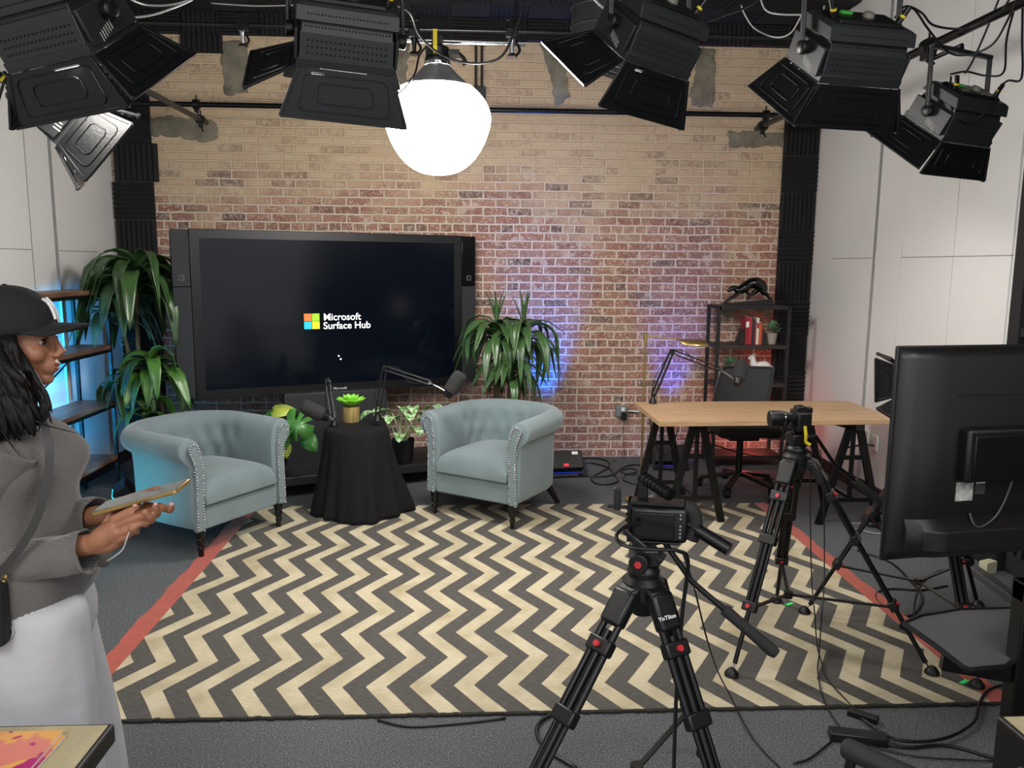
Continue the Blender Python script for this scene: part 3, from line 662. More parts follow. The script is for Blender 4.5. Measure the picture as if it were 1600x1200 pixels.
for (px, py, YY, s, poly, nr, up, mt_) in ((462, 664, 5.72, 0.23, spl, (0.1, -1, 0.5), (0.75, 0, -0.5), M_mons), (484, 691, 5.68, 0.14, heart, (-0.2, -1, 0.4), (0.7, 0, -0.8), M_mons), (441, 684, 5.75, 0.15, heart, (0, -1, 0.2), (0.3, 0, -1), M_mons), (441, 641, 5.85, 0.16, heart, (0, -0.6, 1), (1, 0, 0), M_yleaf), (446, 703, 5.74, 0.10, heart, (0, -1, 0.2), (0.1, 0, -1), M_yleaf), (425, 655, 5.9, 0.2, heart, (-0.3, -0.8, 0.6), (-0.8, 0, -0.2), M_mons)):
    c = at(px, py, YY); m = MB(); flat_leaf(m, c, nr, up, poly, s); m.obj('leaf', mt_, mo, ang=180, solid=0.001)
    MB().tube([pc+Vector((0, 0, 0.12)), pc.lerp(c, 0.5)+Vector((0, 0, 0.16)), c+Vector((0, 0.004, 0))], 0.004, 6, smooth=6).obj('stalk', M_dgreen, mo)
# dieffenbachia on the plinth
pc = fl(630, 722, 0.165); di = thing('dieffenbachia', 'pale striped dumb cane in a small black pot on the display stand', 'plant', pc)
m = MB(); pot(m, pc, 0.075, 0.092, 0.19); m.obj('pot', M_matte, di)
MB().cyl(pc+Vector((0, 0, 0.13)), pc+Vector((0, 0, 0.165)), 0.08).obj('soil', MATS['soil'], di)
m1 = MB(); m2 = MB()
for (px, py, dy) in ((596, 650, 0), (640, 650, -0.05), (655, 658, 0.02), (612, 645, 0.05), (665, 640, 0.04), (628, 640, 0.06), (648, 672, -0.06), (630, 682, -0.09), (640, 640, 0.0), (620, 655, -0.04), (660, 650, -0.05)):
    e = at(px, py, pc.y+dy); a = pc+Vector((random.uniform(-0.03, 0.03), random.uniform(-0.03, 0.03), 0.15)); mid = a.lerp(e, 0.6)+Vector((0, 0, 0.04))
    m1.tube([a, mid, e], 0.0055, 6, smooth=5); d = e-a; az = math.atan2(d.y-0.15, d.x+random.uniform(-0.05, 0.05))
    leaf(m2, e, az, math.radians(30), 0.21, 0.11, 1.9, 0.3, 8, tipw=0.9)
m1.obj('stalk', mat('pale_stalk', 'c2cfa0', 0.5), di); m2.obj('foliage', M_dieff, di, ang=180, solid=0.001)
# succulent in a bark pot on the covered table
pc = fl(549, 659, 0.6195); pc.z = 0.6195; su = thing('succulent', 'bright green succulent rosette in a bark-covered pot on the black cloth', 'plant', pc)
m = MB(); m.lathe([(0.056, 0), (0.060, 0.01), (0.059, 0.06), (0.061, 0.105), (0.056, 0.112), (0.05, 0.105), (0, 0.105)], pc, n=40); m.obj('pot', M_bark, su)
m = MB()
for ring, (n, el, L, W_) in enumerate(((9, 18, 0.125, 0.085), (8, 42, 0.105, 0.075), (7, 62, 0.085, 0.06), (4, 78, 0.06, 0.04))):
    for i in range(n): leaf(m, pc+Vector((0, 0, 0.108)), 2*math.pi*i/n+ring*0.5, math.radians(el), L, W_, -0.9 if ring < 2 else -0.3, 0.5, 6, tipw=1.15)
m.obj('foliage', M_leafs, su, ang=180, solid=0.003)
# ------------------------------------------------------------------ left shelving rack
sh = thing('shelving_unit', 'black metal rack with rustic brown boards against the left wall', 'shelf', (-2.84, 5.4, 0))
X0, X1, YA, YC = XL+0.07, -2.68, 4.75, 6.12
for z in (0.27, 0.69, 1.11, 1.52):
    MB().box2((X0, YA, z-0.03), (X1, YC, z)).obj('shelf_board', M_rust, sh, bevel=0.002)
for x in (X0+0.012, X1-0.012):
    for y in (YA+0.012, YC-0.012): MB().box2((x-0.012, y-0.012, 0), (x+0.012, y+0.012, 1.49)).obj('post', M_blkm, sh)
m = MB()
for z in (0.235, 0.655, 1.075, 1.485):
    for x in (X0+0.01, X1-0.01): m.box2((x-0.008, YA, z-0.02), (x+0.008, YC, z+0.004))
m.obj('side_rail', M_blkm, sh)
yb = 5.35
for x in (X0+0.01,): MB().box2((x-0.01, yb, 0), (x+0.01, yb+0.02, 1.49)).obj('post', M_blkm, sh)
m = MB(); m.bar((X0+0.01, yb+0.01, 0.75), (X0+0.01, YC, 1.05), 0.01, 0.01); m.bar((X0+0.01, YC, 0.35), (X0+0.01, yb+0.01, 0.65), 0.01, 0.01); m.obj('cross_brace', M_blkm, sh)
# ------------------------------------------------------------------ floor LED washes
def par(label, c, rot, dots, disp):
    t = thing('floor_wash_light', label, 'light', c, rot, None); M = WM[t.name]
    m = MB(M @ T(0, 0, 0.105) @ rx(math.radians(-35))); m.box2((-0.13, -0.05, -0.075), (0.13, 0.045, 0.085)); m.box2((-0.11, 0.04, -0.06), (0.11, 0.07, 0.07)); m.obj('housing', M_blk, t, bevel=0.008)
    MB(M @ T(0, 0, 0.105) @ rx(math.radians(-35))).box2((-0.11, 0.071, -0.055), (0.11, 0.073, 0.065)).obj('lens_panel', mat('lit_'+dots, dots, 0.4, emit=dots, estr=3.0), t)
    m = MB(M)
    for s in (-1, 1): m.bar((s*0.145, -0.11, 0.008), (s*0.14, 0.0, 0.14), 0.018, 0.006); m.bar((s*0.145, 0.10, 0.008), (s*0.14, 0.0, 0.14), 0.018, 0.006)
    m.box2((-0.15, -0.12, 0.0), (0.15, -0.10, 0.014)); m.box2((-0.15, 0.09, 0.0), (0.15, 0.11, 0.014)); m.obj('bracket', M_blk, t)
    if disp:
        MB(M @ T(0, 0, 0.105) @ rx(math.radians(-35))).box2((0.04, -0.054, 0.045), (0.09, -0.05, 0.07)).obj('sticker', M_paper, t)
        MB(M @ T(0, 0, 0.105) @ rx(math.radians(-35))).box2((-0.04, -0.054, -0.055), (0.0, -0.05, -0.035)).obj('readout', mat('red_readout', 'd02030', 0.4, emit='ff2030', estr=1.0), t)
    return t
par('black floor wash light with a red readout at the brick wall behind the right armchair', Vector((0.80, 6.48, 0)), math.radians(8), '2050ff', True)
par('black floor wash light glowing cyan between the wooden rack and the left armchair', Vector((-2.42, 5.62, 0)), math.radians(112), '20d8ff', False)
par('black floor wash light behind the person, aimed cyan at the left armchair', Vector((-2.34, 4.38, 0)), math.radians(-45), '20d8ff', False)
par('black floor wash light under the desk, aimed blue up the brick wall', Vector((1.72, 6.70, 0)), math.radians(-5), '3040ff', False)
# ------------------------------------------------------------------ desk on trestles
q = [fl(990, 629, .75), fl(1035, 659, .75), fl(1405, 654, .75), fl(1315, 627, .75)]
dk = MB().prism([(p.x, p.y) for p in (Vector((1.185, 5.68, 0)), Vector((1.195, 4.93, 0)), Vector((2.80, 4.99, 0)), Vector((2.79, 5.72, 0)))], 0.718, 0.75).obj('desk_top', M_oak, bevel=0.002, smooth=False, origin=(2.0, 5.3, 0.718), label='long light oak desk top resting on two black trestles', cat='desk top')
def trestle(label, fa, fb, za=0.715):
    # fa, fb: (left foot, right foot) of the near and of the far frame
    c = (fa[0]+fa[1]+fb[0]+fb[1])/4; t = thing('trestle', label, 'trestle', c, 0, 'black desk trestles'); ap = []
    for (l, r) in (fa, fb):
        mid = (l+r)/2; top = Vector((mid.x, mid.y, za-0.05)); ap.append(top)
        for s, ft in ((-1, l), (1, r)):
            MB().bar(ft, top+Vector((s*0.035, 0, 0)), 0.050, 0.026, (0, 1, 0)).obj('leg', M_blkm, t, bevel=0.002)
        for k_ in (0.26, 0.70): MB().bar(l.lerp(top, k_), r.lerp(top, k_), 0.022, 0.030).obj('crossbar', M_blkm, t)
        MB().bar(mid+Vector((0, 0.012, 0.18)), top+Vector((0, 0.012, 0)), 0.028, 0.018, (0, 1, 0)).obj('centre_post', M_blkm, t, bevel=0.002)
    d = (ap[1]-ap[0]).normalized(); MB().bar(ap[0]-d*0.05+Vector((0, 0, 0.02)), ap[1]+d*0.05+Vector((0, 0, 0.02)), 0.075, 0.055).obj('top_rail', M_blkm, t, bevel=0.003)
    m = MB(); m.box2((ap[0].x-0.02, ap[0].y, 0.18), (ap[0].x+0.02, ap[1].y, 0.2)); m.obj('stretcher', M_blkm, t)
V = Vector
trestle('black trestle carrying the left end of the oak desk, left of the office chair', (V((1.33, 5.17, 0.01)), V((1.70, 5.17, 0.01))), (V((1.20, 5.60, 0)), V((1.56, 5.60, 0))))
trestle('black trestle carrying the right end of the oak desk, by the white wall', (V((2.36, 5.13, 0)), V((2.77, 5.13, 0))), (V((2.22, 5.62, 0)), V((2.62, 5.62, 0))))
# cable coil hanging on the desk etc. come with the cables
# ------------------------------------------------------------------ office chair
c = V((2.10, 6.02, 0)); t = thing('office_chair', 'black mesh-back swivel chair tucked behind the oak desk', 'office chair', c, 0)
for i in range(5):
    a = 2*math.pi*i/5+0.35; d = V((math.cos(a), math.sin(a), 0)); MB().bar(c+V((0, 0, 0.13)), c+d*0.30+V((0, 0, 0.075)), 0.045, 0.03).obj('base_arm', M_blk, t, bevel=0.006)
    m = MB(); e = c+d*0.30; m.cyl(e+V((-0.022, 0, 0.028)), e+V((0.022, 0, 0.028)), 0.028); m.box2(e+V((-0.026, -0.03, 0.04)), e+V((0.026, 0.02, 0.062))); m.obj('caster', M_blk, t)
MB().cyl(c+V((0, 0, 0.10)), c+V((0, 0, 0.44)), 0.026).obj('gas_lift', M_blkm, t)
m = MB(); m.box2(c+V((-0.24, -0.25, 0.45)), c+V((0.24, 0.20, 0.53))); m.obj('seat', M_matte, t, bevel=0.03)
m = MB(); m.box2(c+V((-0.12, -0.1, 0.40)), c+V((0.12, 0.12, 0.45))); m.obj('seat_mechanism', M_blk, t, bevel=0.01)
B0, B1 = c+V((0, 0.20, 0.62)), c+V((0.06, 0.27, 0.0)); g = []
for j in range(9):
    v = j/8; z = 0.56+0.37*v; wd_ = 0.20-0.012*v+0.03*math.sin(v*2.6); g.append([V((c.x+0.02+0.09*v+wd_*u, c.y+0.20+0.07*v+0.05*(u*u)*-1, z)) for u in [k_/8-1 for k_ in range(17)]])
m = MB(); m.rings(g, cap=False, closed=False); m.obj('mesh_back', mat('grey_mesh_cloth', '2b2c2e', 0.8, bump=0.3, bscale=300), t, ang=180, solid=0.006)
ed = g[-1]+[r[-1] for r in g[::-1]][1:]+g[0][::-1][1:]+[r[0] for r in g][1:]
MB().tube(ed, 0.009, 8).obj('back_frame', M_blk, t); MB().bar(c+V((0, 0.16, 0.46)), c+V((0.03, 0.24, 0.66)), 0.05, 0.02).obj('back_bracket', M_blk, t)
for s in (-1, 1):
    m = MB(); m.tube([c+V((s*0.2, 0, 0.45)), c+V((s*0.29, 0, 0.47)), c+V((s*0.29, 0.0, 0.64))], 0.013, 8, smooth=5); m.box2(c+V((s*0.29-0.035, -0.12, 0.64)), c+V((s*0.29+0.035, 0.12, 0.665))); m.obj('armrest', M_blk, t, bevel=0.008)
# ------------------------------------------------------------------ bookcase and what stands on it
ex0, ex1, ey0, ey1 = 2.10, 2.705, 6.70, 6.99
et = thing('bookcase', 'open dark metal bookcase with dark boards in the right brick corner', 'bookcase', ((ex0+ex1)/2, 6.88, 0))
for x in (ex0, ex1):
    for y in (ey0, ey1): MB().box2((x-0.013, y-0.013, 0), (x+0.013, y+0.013, 1.395)).obj('post', M_matte, et)
m = MB()
for x in (ex0, ex1): m.box2((x-0.013, ey0, 1.37), (x+0.013, ey1, 1.396))
for y in (ey0, ey1): m.box2((ex0, y-0.013, 1.37), (ex1, y+0.013, 1.396))
m.obj('top_frame', M_matte, et)
SZ = (0.10, 0.735, 1.065)
for z in SZ: MB().box2((ex0-0.005, ey0-0.008, z-0.032), (ex1+0.005, ey1, z)).obj('shelf_board', M_dwood, et, bevel=0.002)
MB().box2((ex0+0.0, ey0, 1.385), (ex1, ey1, 1.400)).obj('shelf_board', M_dwood, et)
# leaping cat sculpture
def S(x, y, Y=6.84): return at(x, y, Y)
pz = 1.4005; pc = V((S(1168, 470).x, 6.84, pz)); pn = thing('sculpture', 'black stalking panther figure on a wedge base on top of the bookcase', 'sculpture', pc)
m = MB(); a, b = S(1128, 474).x, S(1206, 474).x; m.add([(a, 6.80, pz), (b, 6.80, pz), (b, 6.88, pz), (a, 6.88, pz), (b, 6.80, pz+0.052), (b, 6.88, pz+0.052), (a, 6.80, pz+0.008), (a, 6.88, pz+0.008)], [(0, 1, 2, 3), (6, 4, 5, 7), (0, 1, 4, 6), (3, 2, 5, 7), (1, 2, 5, 4), (0, 3, 7, 6)]); m.obj('wedge_base', M_blk, pn)
m = MB(); P = lambda *q: [S(x, y) for x, y in q]
m.tube(P((1148, 452), (1156, 453), (1163, 449), (1170, 444), (1180, 442), (1189, 447), (1194, 455)), [0.024, 0.040, 0.044, 0.042, 0.050, 0.052, 0.034], 12, smooth=5)
m.tube(P((1152, 451), (1146, 450), (1140, 453), (1137, 456)), [0.022, 0.023, 0.018, 0.008], 10, smooth=4)
for dy in (-0.018, 0.018):
    o_ = V((0, dy, 0)); m.tube([p+o_ for p in P((1159, 453), (1150, 461), (1141, 467), (1132, 473))], [0.017, 0.013, 0.010, 0.009], 8, smooth=4)
m.tube([p+V((0, 0.018, 0)) for p in P((1162, 452), (1170, 458), (1172, 464), (1168, 468))], [0.017, 0.014, 0.010, 0.011], 8, smooth=4)
m.tube([p+V((0, -0.015, 0)) for p in P((1190, 450), (1192, 457), (1198, 460), (1200, 465), (1204, 466))], [0.030, 0.024, 0.014, 0.010, 0.010], 8, smooth=4)
m.tube([p+V((0, 0.02, 0)) for p in P((1186, 452), (1178, 458), (1172, 462), (1168, 468))], [0.028, 0.018, 0.012, 0.010], 8, smooth=4)
m.obj('panther', M_gloss, pn, ang=180)
# books between bookends on the upper board
bz = 1.0655; x = S(1166, 530, 6.80).x
books = [('8f1f2c', 0.030, 0.205, -0.10, 'thick dark red book with a pale title block, leftmost of the leaning row'), ('b02a34', 0.022, 0.20, -0.06, 'red book second from the left in the row, beside the thick dark red one'), ('23262e', 0.020, 0.195, 0.0, 'black-spined book between the red books and the cream book'), ('7d2530', 0.016, 0.175, 0.0, 'slim maroon book standing left of the cream book'),
         ('d8d2c6', 0.022, 0.195, 0.02, 'cream book standing between the maroon and the orange book'), ('c9582a', 0.018, 0.165, 0.02, 'orange book standing right of the cream book'), ('a8452c', 0.010, 0.145, 0.02, 'thin brick-orange booklet at the right end of the row')]
x0 = S(1157, 530, 6.80).x; x = x0+0.02
m = MB(); m.prism([(0.0, 0), (0.055, 0), (0.055, 0.13), (0.042, 0.135)], -0.05, 0.05, frame((x-0.05, 6.82, bz), (1, 0, 0), (0, 0, 1), (0, -1, 0)))
m.obj('bookend', mat('black_marble', '19191b', 0.3, var=0.5, vscale=12), origin=(x-0.03, 6.82, bz), label='black veined triangular bookend at the left end of the books', cat='bookend', group='bookends')
for col, w_, h_, ti, lab in books:
    h_ *= 1.17; w_ *= 1.0
    bk = thing('book', lab, 'book', (x+w_/2, 6.82, bz), 0, 'books on the bookcase'); M_ = WM[bk.name] @ T(0.006, 0, 0)
    MB(M_).box2((-w_/2, -0.065, 0), (w_/2, 0.065, h_)).obj('cover', mat('cover_'+col, col, 0.5), bk, bevel=0.0015)
    MB(M_).box2((-w_/2+0.002, -0.06, h_-0.004), (w_/2-0.002, 0.068, h_+0.0006)).obj('pages', M_paper, bk)
    if lab.startswith(('thick', 'cream')): MB(M_).box2((-w_/2+0.002, -0.0663, h_*0.62), (w_/2-0.002, -0.065, h_*0.82)).obj('title_block', M_paper if 'thick' in lab else MATS['cover_8f1f2c'], bk)
    x += w_+0.0015
m = MB(); m.prism([(0, 0), (0.055, 0), (0.012, 0.135), (0, 0.13)], -0.05, 0.05, frame((x+0.008, 6.82, bz), (1, 0, 0), (0, 0, 1), (0, -1, 0)))
m.obj('bookend', MATS['black_marble'], origin=(x+0.03, 6.82, bz), label='black veined triangular bookend at the right end of the books', cat='bookend', group='bookends')
def potted(lab, c, s, Mp, Ml, seed):
    r_ = random.Random(seed); t = thing('potted_plant', lab, 'plant', c, 0); m = MB(); m.lathe([(0, 0), (0.036*s, 0), (0.046*s, 0.09*s), (0.04*s, 0.09*s), (0.038*s, 0.075*s), (0, 0.075*s)], c, n=24, cap=False); m.obj('pot', Mp, t)
    m = MB()
    for i in range(130):
        az = r_.uniform(0, 6.28); el = r_.uniform(0.1, 1.5); R_ = 0.075*s*r_.uniform(0.4, 1); p = V(c)+V((0, 0, 0.095*s))+V((math.cos(az)*math.cos(el)*R_, math.sin(az)*math.cos(el)*R_, math.sin(el)*R_*1.1))
        leaf(m, p, az+r_.uniform(-.8, .8), el*0.7+r_.uniform(-0.3, 0.5), 0.034*s, 0.016*s, 0.6, 0.3, 3)
    m.obj('foliage', Ml, t, ang=180)
potted('small leafy plant in a grey pot right of the books on the bookcase', V((S(1205, 530, 6.82).x, 6.82, bz)), 1.05, mat('warm_grey_pot', '9a8f84', 0.7), M_sage, 3)
potted('small leafy plant in a pale pot on the middle board behind the desk microphone', V((S(1139, 600, 6.84).x, 6.84, 0.7355)), 1.15, mat('pale_pot', 'b9b9b6', 0.7), M_sage, 8)
# white horse figure
hc = V((S(1186, 590).x, 6.84, 0.7355)); ho = thing('figurine', 'white horse figure on the middle board behind the office chair', 'figurine', hc); m = MB()
k_ = lambda x, z, y=0: hc+V((x, y, z))
m.tube([k_(-0.035, 0.13), k_(0.0, 0.135), k_(0.045, 0.14), k_(0.075, 0.125)], [0.034, 0.038, 0.038, 0.03], 12, smooth=5)
m.tube([k_(-0.045, 0.13), k_(-0.06, 0.175), k_(-0.062, 0.215)], [0.034, 0.026, 0.020], 10, smooth=4); m.tube([k_(-0.058, 0.222), k_(-0.08, 0.212), k_(-0.10, 0.196)], [0.02, 0.019, 0.012], 10, smooth=4)
for a, b in ((-0.04, -0.018), (-0.04, 0.018), (0.06, -0.018), (0.06, 0.018)): m.tube([k_(a, 0.12, b), k_(a+0.004, 0.06, b), k_(a, 0.0, b)], [0.018, 0.010, 0.012], 8, smooth=3)
m.tube([k_(0.085, 0.14), k_(0.11, 0.11), k_(0.112, 0.05)], [0.012, 0.014, 0.006], 8, smooth=4); m.cyl(k_(-0.055, 0.228, 0.01), k_(-0.052, 0.248, 0.012), 0.007, 0.001); m.cyl(k_(-0.055, 0.228, -0.01), k_(-0.052, 0.248, -0.012), 0.007, 0.001)
m.obj('horse', mat('white_ceramic', 'e8e6e2', 0.35), ho, ang=180)
# ------------------------------------------------------------------ brass reading lamp
lb = V((1.262, 5.72, 0)); gl = thing('floor_lamp', 'slim brass reading lamp with a flat angled head at the left end of the desk', 'floor lamp', lb)
MB().lathe([(0.115, 0), (0.115, 0.012), (0.02, 0.018), (0.012, 0.03)], lb, n=40).obj('base', M_gold, gl)
MB().cyl(lb+V((0, 0, 0.02)), lb+V((0, 0, 1.235)), 0.0075).obj('pole', M_gold, gl)
m = MB(); m.cyl(lb+V((0, 0, 1.17)), lb+V((0, 0, 1.252)), 0.013); m.obj('joint', M_gold, gl)
h0 = lb+V((0, 0, 1.225)); h1 = h0+V((0.21, -0.03, -0.018))
MB().tube([h0, h1], 0.0055, 8).obj('arm', M_gold, gl)
h2 = at(1105, 531, h1.y-0.05); x_, y_ = (h2-h1).normalized(), V((0.1, 1, 0))
m = MB(); z_ = V((0, 0, 1)); L_ = (h2-h1).length
m.add([h1+z_*0.004, h1+x_*0.05+V((0, 0.045, -0.006)), h2+V((0, 0.05, -0.004)), h2+V((0, -0.05, -0.045)), h1+x_*0.06+V((0, -0.05, -0.040)), h1+x_*0.03+V((0, -0.03, -0.02))], [(0, 1, 2, 3, 4, 5)]); m.obj('lamp_head', M_gold, gl, solid=0.006)
# ------------------------------------------------------------------ microphones on scissor arms
def mic(m, c, d, up=(0, 0, 1), L=0.165, r=0.052):
    d = V(d).normalized(); m.lathe([(0.0, -L*0.5), (r*0.6, -L*0.49), (r*0.92, -L*0.42), (r, -L*0.25), (r, L*0.2), (r*0.93, L*0.38), (r*0.6, L*0.48), (0, L*0.5)], c, d, 24, cap=False)
def rods(m, a, b, off, r=0.005, o2=(0, 0.012, 0)):
    a, b, off = V(a), V(b), V(off)
    for s in (-1, 1):
        for q in (-1, 1): m.cyl(a+off*s+V(o2)*q, b+off*s+V(o2)*q, r, n=8)
def mic_arm(label, base, elbow, wrist, micc, micd, Mm=M_blkm, spring=True, clampz=0.0):
    t = thing('microphone_arm', label, 'microphone', base); base, elbow, wrist, micc = V(base), V(elbow), V(wrist), V(micc)
    m = MB(); m.lathe([(0.028, 0), (0.026, 0.008), (0.016, 0.03), (0.010, 0.045), (0.010, 0.06)], base); m.box2(base+V((-0.02, -0.02, -0.002)), base+V((0.02, 0.02, 0.010))); m.obj('clamp', M_blkm, t)
    b1 = base+V((0, 0, 0.05)); d = (elbow-b1).normalized(); off = d.cross(V((0, 1, 0))).normalized()*0.013
    m = MB(); rods(m, b1, elbow, off); m.obj('lower_arm', Mm, t)
    m = MB(); m.ball(elbow, 0.017, 12, 8); m.box(elbow, (0.03, 0.034, 0.03)); m.obj('elbow_joint', M_blkm, t, bevel=0.004)
    d2 = (wrist-elbow).normalized(); off2 = d2.cross(V((0, 1, 0))).normalized()*0.013
    m = MB(); rods(m, elbow, wrist, off2); m.obj('upper_arm', Mm, t)
    if spring:
        m = MB(); pts = [b1.lerp(elbow, i/90)+off*1.0+V((0.006*math.cos(i*1.6), 0.006*math.sin(i*1.6), 0)) for i in range(20, 70)]; m.tube(pts, 0.0012, 5); m.obj('spring', M_chrome, t)
    md = V(micd).normalized(); end = micc-md*0.085
    m = MB(); m.tube([wrist, wrist.lerp(end, 0.5), end], 0.007, 10); m.cyl(wrist-V((0, 0.02, 0)), wrist+V((0, 0.02, 0)), 0.011); m.obj('swivel', M_chrome, t)
    m = MB(); mic(m, micc, md); mm = m.obj('windscreen', mat('foam_windscreen', '2a2a2b', 0.95, bump=0.3, bscale=250), t); m = MB(); m.cyl(micc-md*0.115, micc-md*0.065, 0.026, 0.040); m.obj('microphone_body', M_blkm, mm)
    m = MB(); m.tube([b1+off, b1.lerp(elbow, 0.4)+off*3, elbow+V((0, -0.03, 0.0)), elbow.lerp(wrist, 0.3)+off2*2, elbow.lerp(wrist, 0.6)-off2*3, wrist+V((0, -0.01, 0)), wrist.lerp(micc, 0.5)+V((0, 0, -0.045)), micc-md*0.07], 0.0028, 6, smooth=8); m.obj('cable', M_blk, t)
    return t
Yt = 5.47
mic_arm('steel scissor arm on the covered table, reaching right to a foam-topped microphone', at(590, 657, Yt)+V((0, 0, 0)), at(601, 575, Yt), at(672, 598, Yt-0.06), at(712, 598, Yt-0.10), (0.5, 0, 0.8), mat('dark_steel', '37383a', 0.35, metal=0.8), False)
mic_arm('scissor arm at the left edge of the covered table, its foam-topped microphone hanging left', at(522, 664, Yt-0.02), at(512, 594, Yt+0.04), at(520, 654, Yt-0.05), at(489, 641, Yt-0.08), (-0.85, -0.1, 0.45), MATS['dark_steel'], False)
mic_arm('black scissor arm on the oak desk, its microphone near the mesh chair', at(1020, 629, 5.60)+V((0, 0, 0)), at(1050, 549, 5.60), at(1124, 577, 5.62), at(1157, 580, 5.66), (0.35, 0.5, 0.75), M_blkm, True)
# ------------------------------------------------------------------ tripods
def tripod(label, apex, feet, pan, lock=M_redp, head=True, text_leg=None, red=True, hd=0.0):
    apex = V(apex); t = thing('tripod', label, 'tripod', (apex.x, apex.y, 0), 0); g0 = V((apex.x, apex.y, 0))
    m = MB(); m.lathe([(0.03, -0.10), (0.045, -0.06), (0.06, -0.045), (0.062, 0.0), (0.05, 0.012), (0.04, 0.02)], apex); m.obj('bowl', M_blk, t)
    for i, f in enumerate(feet):
        f = V(f); out = (V((f.x, f.y, 0))-g0).normalized(); tang = V((-out.y, out.x, 0)); sh_ = apex+out*0.075+V((0, 0, -0.035)); d = (f-sh_).normalized(); L_ = (f-sh_).length
        m = MB(); m.bar(apex+out*0.03+V((0, 0, -0.02)), sh_, 0.07, 0.05); m.bar(sh_-d*0.02, sh_+d*0.085, 0.075, 0.04, tang.cross(d)); m.obj('shoulder', M_blk, t, bevel=0.01)
        a1 = sh_+d*L_*0.36; lg_ = MB()
        for s in (-1, 1): lg_.cyl(sh_+tang*s*0.027+d*0.05, a1+tang*s*0.027, 0.0105, n=12)
        a2 = sh_+d*L_*0.68
        lg_.cyl(sh_+d*0.10, a2, 0.012, n=12)
        for s in (-1, 1): lg_.cyl(a1+tang*s*0.020, a2+tang*s*0.020, 0.008, n=10)
        lg_.cyl(a2, f-d*0.05, 0.010, n=12)
        lo = lg_.obj('leg', M_blkm, t)
        for p_, w_ in ((sh_+d*L_*0.15, 0.082), (a1, 0.078), (a2, 0.064)):
            m = MB(); m.bar(p_-d*0.022, p_+d*0.022, w_, 0.034, tang.cross(d)); c_ = m.obj('leg_clamp', M_blk, lo, bevel=0.006)
            if p_ != a1:
                n_ = tang.cross(d); n_ = n_ if n_.y < 0 else -n_; MB().cyl(p_+n_*0.012+tang*0.0, p_+n_*0.026, 0.009).obj('lock_knob', M_redp if red else M_blk, lo, label='red lock knob')
        m = MB(); m.cyl(f-d*0.06, f-d*0.012, 0.004, n=8); m.obj('spike', M_chrome, lo); m = MB(); m.lathe([(0.030, 0), (0.030, 0.010), (0.018, 0.026), (0.008, 0.034)], (f.x, f.y, f.z)); m.obj('foot', M_blk, lo)
    hub_ = V((g0.x, g0.y, apex.z*0.27)); m = MB(); m.cyl(hub_-V((0, 0, 0.015)), hub_+V((0, 0, 0.015)), 0.02)
    for f in feet:
        f = V(f); sh_ = apex+(V((f.x, f.y, 0))-g0).normalized()*0.075+V((0, 0, -0.035)); m.bar(hub_, sh_.lerp(f, 0.69), 0.016, 0.008)
    m.obj('spreader', M_blk, t)
    # fluid head
    h = apex+V((0, 0, 0.012)); m = MB(); m.lathe([(0.046, 0), (0.048, 0.025), (0.038, 0.03), (0.038, 0.05)], h); m.box(h+V((0, 0, 0.065)), (0.075, 0.085, 0.05), None); m.obj('fluid_head', M_blk, t, bevel=0.012)
    pd = V(pan).normalized(); ax = pd.cross(V((0, 0, 1))).normalized(); ax = ax if ax.x < 0 else -ax
    m = MB(); m.cyl(h+V((0, 0, 0.06)), h+V((0, 0, 0.06))+ax*0.075, 0.030, 0.028, 24); kn = m.obj('tilt_knob', M_blk, t, bevel=0.003); MB().cyl(h+V((0, 0, 0.06))+ax*0.074, h+V((0, 0, 0.06))+ax*0.078, 0.010, n=20).obj('red_disc', M_redp, kn, label='red end disc')
    m = MB(); m.bar(h+V((0, 0, 0.097))+pd*0.07, h+V((0, 0, 0.097))-pd*0.07, 0.055, 0.018); m.obj('mounting_plate', M_blk, t, bevel=0.004)
    a = h+V((0, 0, 0.08))-ax*0.05; b = a-ax*0.01+V((pan[0], pan[1], 0))*0.12+V((0, 0, 0.01)); e = a+V(pan)
    m = MB(); m.tube([a, b, a.lerp(e, 0.35), a.lerp(e, 0.64)], 0.0085, 10); ph = m.obj('pan_handle', M_blkm, t)
    MB().tube([a.lerp(e, 0.60), a.lerp(e, 0.62), a.lerp(e, 0.8), a.lerp(e, 0.97), e], [0.015, 0.017, 0.016, 0.019, 0.014], 16).obj('foam_grip', mat('foam_grip', '222223', 0.85), ph)
    return t, h+V((0, 0, 0.107))
T1, cp1 = tripod('black video tripod nearest the lens, standing before the rug', at(1005, 906, 2.20), [fl(695, 1490), fl(1205, 1500), fl(1092, 1180)+V((0.02, 0.0, 0))], (0.34, -0.16, -0.27))
# maker's name on the near right shoulder
f = fl(1205, 1500); ap = at(1005, 906, 2.20); out = (V((f.x, f.y, 0))-V((ap.x, ap.y, 0))).normalized(); sh_ = ap+out*0.075+V((0, 0, -0.035)); d = (f-sh_).normalized(); n_ = V((0, -1, 0.15)).normalized(); xx = d.cross(n_).normalized(); xx = xx if xx.x > 0 else -xx; yy = n_.cross(xx)
text('maker_text', 'YoTilon', 0.0155, M_paper, frame(sh_+d*0.035-xx*0.028-yy*0.004+n_*0.047, xx, yy, n_), T1, bold=0.0003)
T2, cp2 = tripod('black video tripod in the middle of the rug\'s right side, carrying a stills camera', at(1245, 712, 3.42), [fl(1143, 1055, .012), fl(1456, 1052, .012), fl(1213, 940, .012)], (0.42, 0.03, -0.33))
T3, cp3 = tripod('black tripod half hidden behind the large monitor', V((2.14, 3.55, 0.90)), [fl(1257, 957, .012), fl(1526, 1072, .012), V((2.62, 3.80, 0.0))], (0.3, -0.2, -0.2))
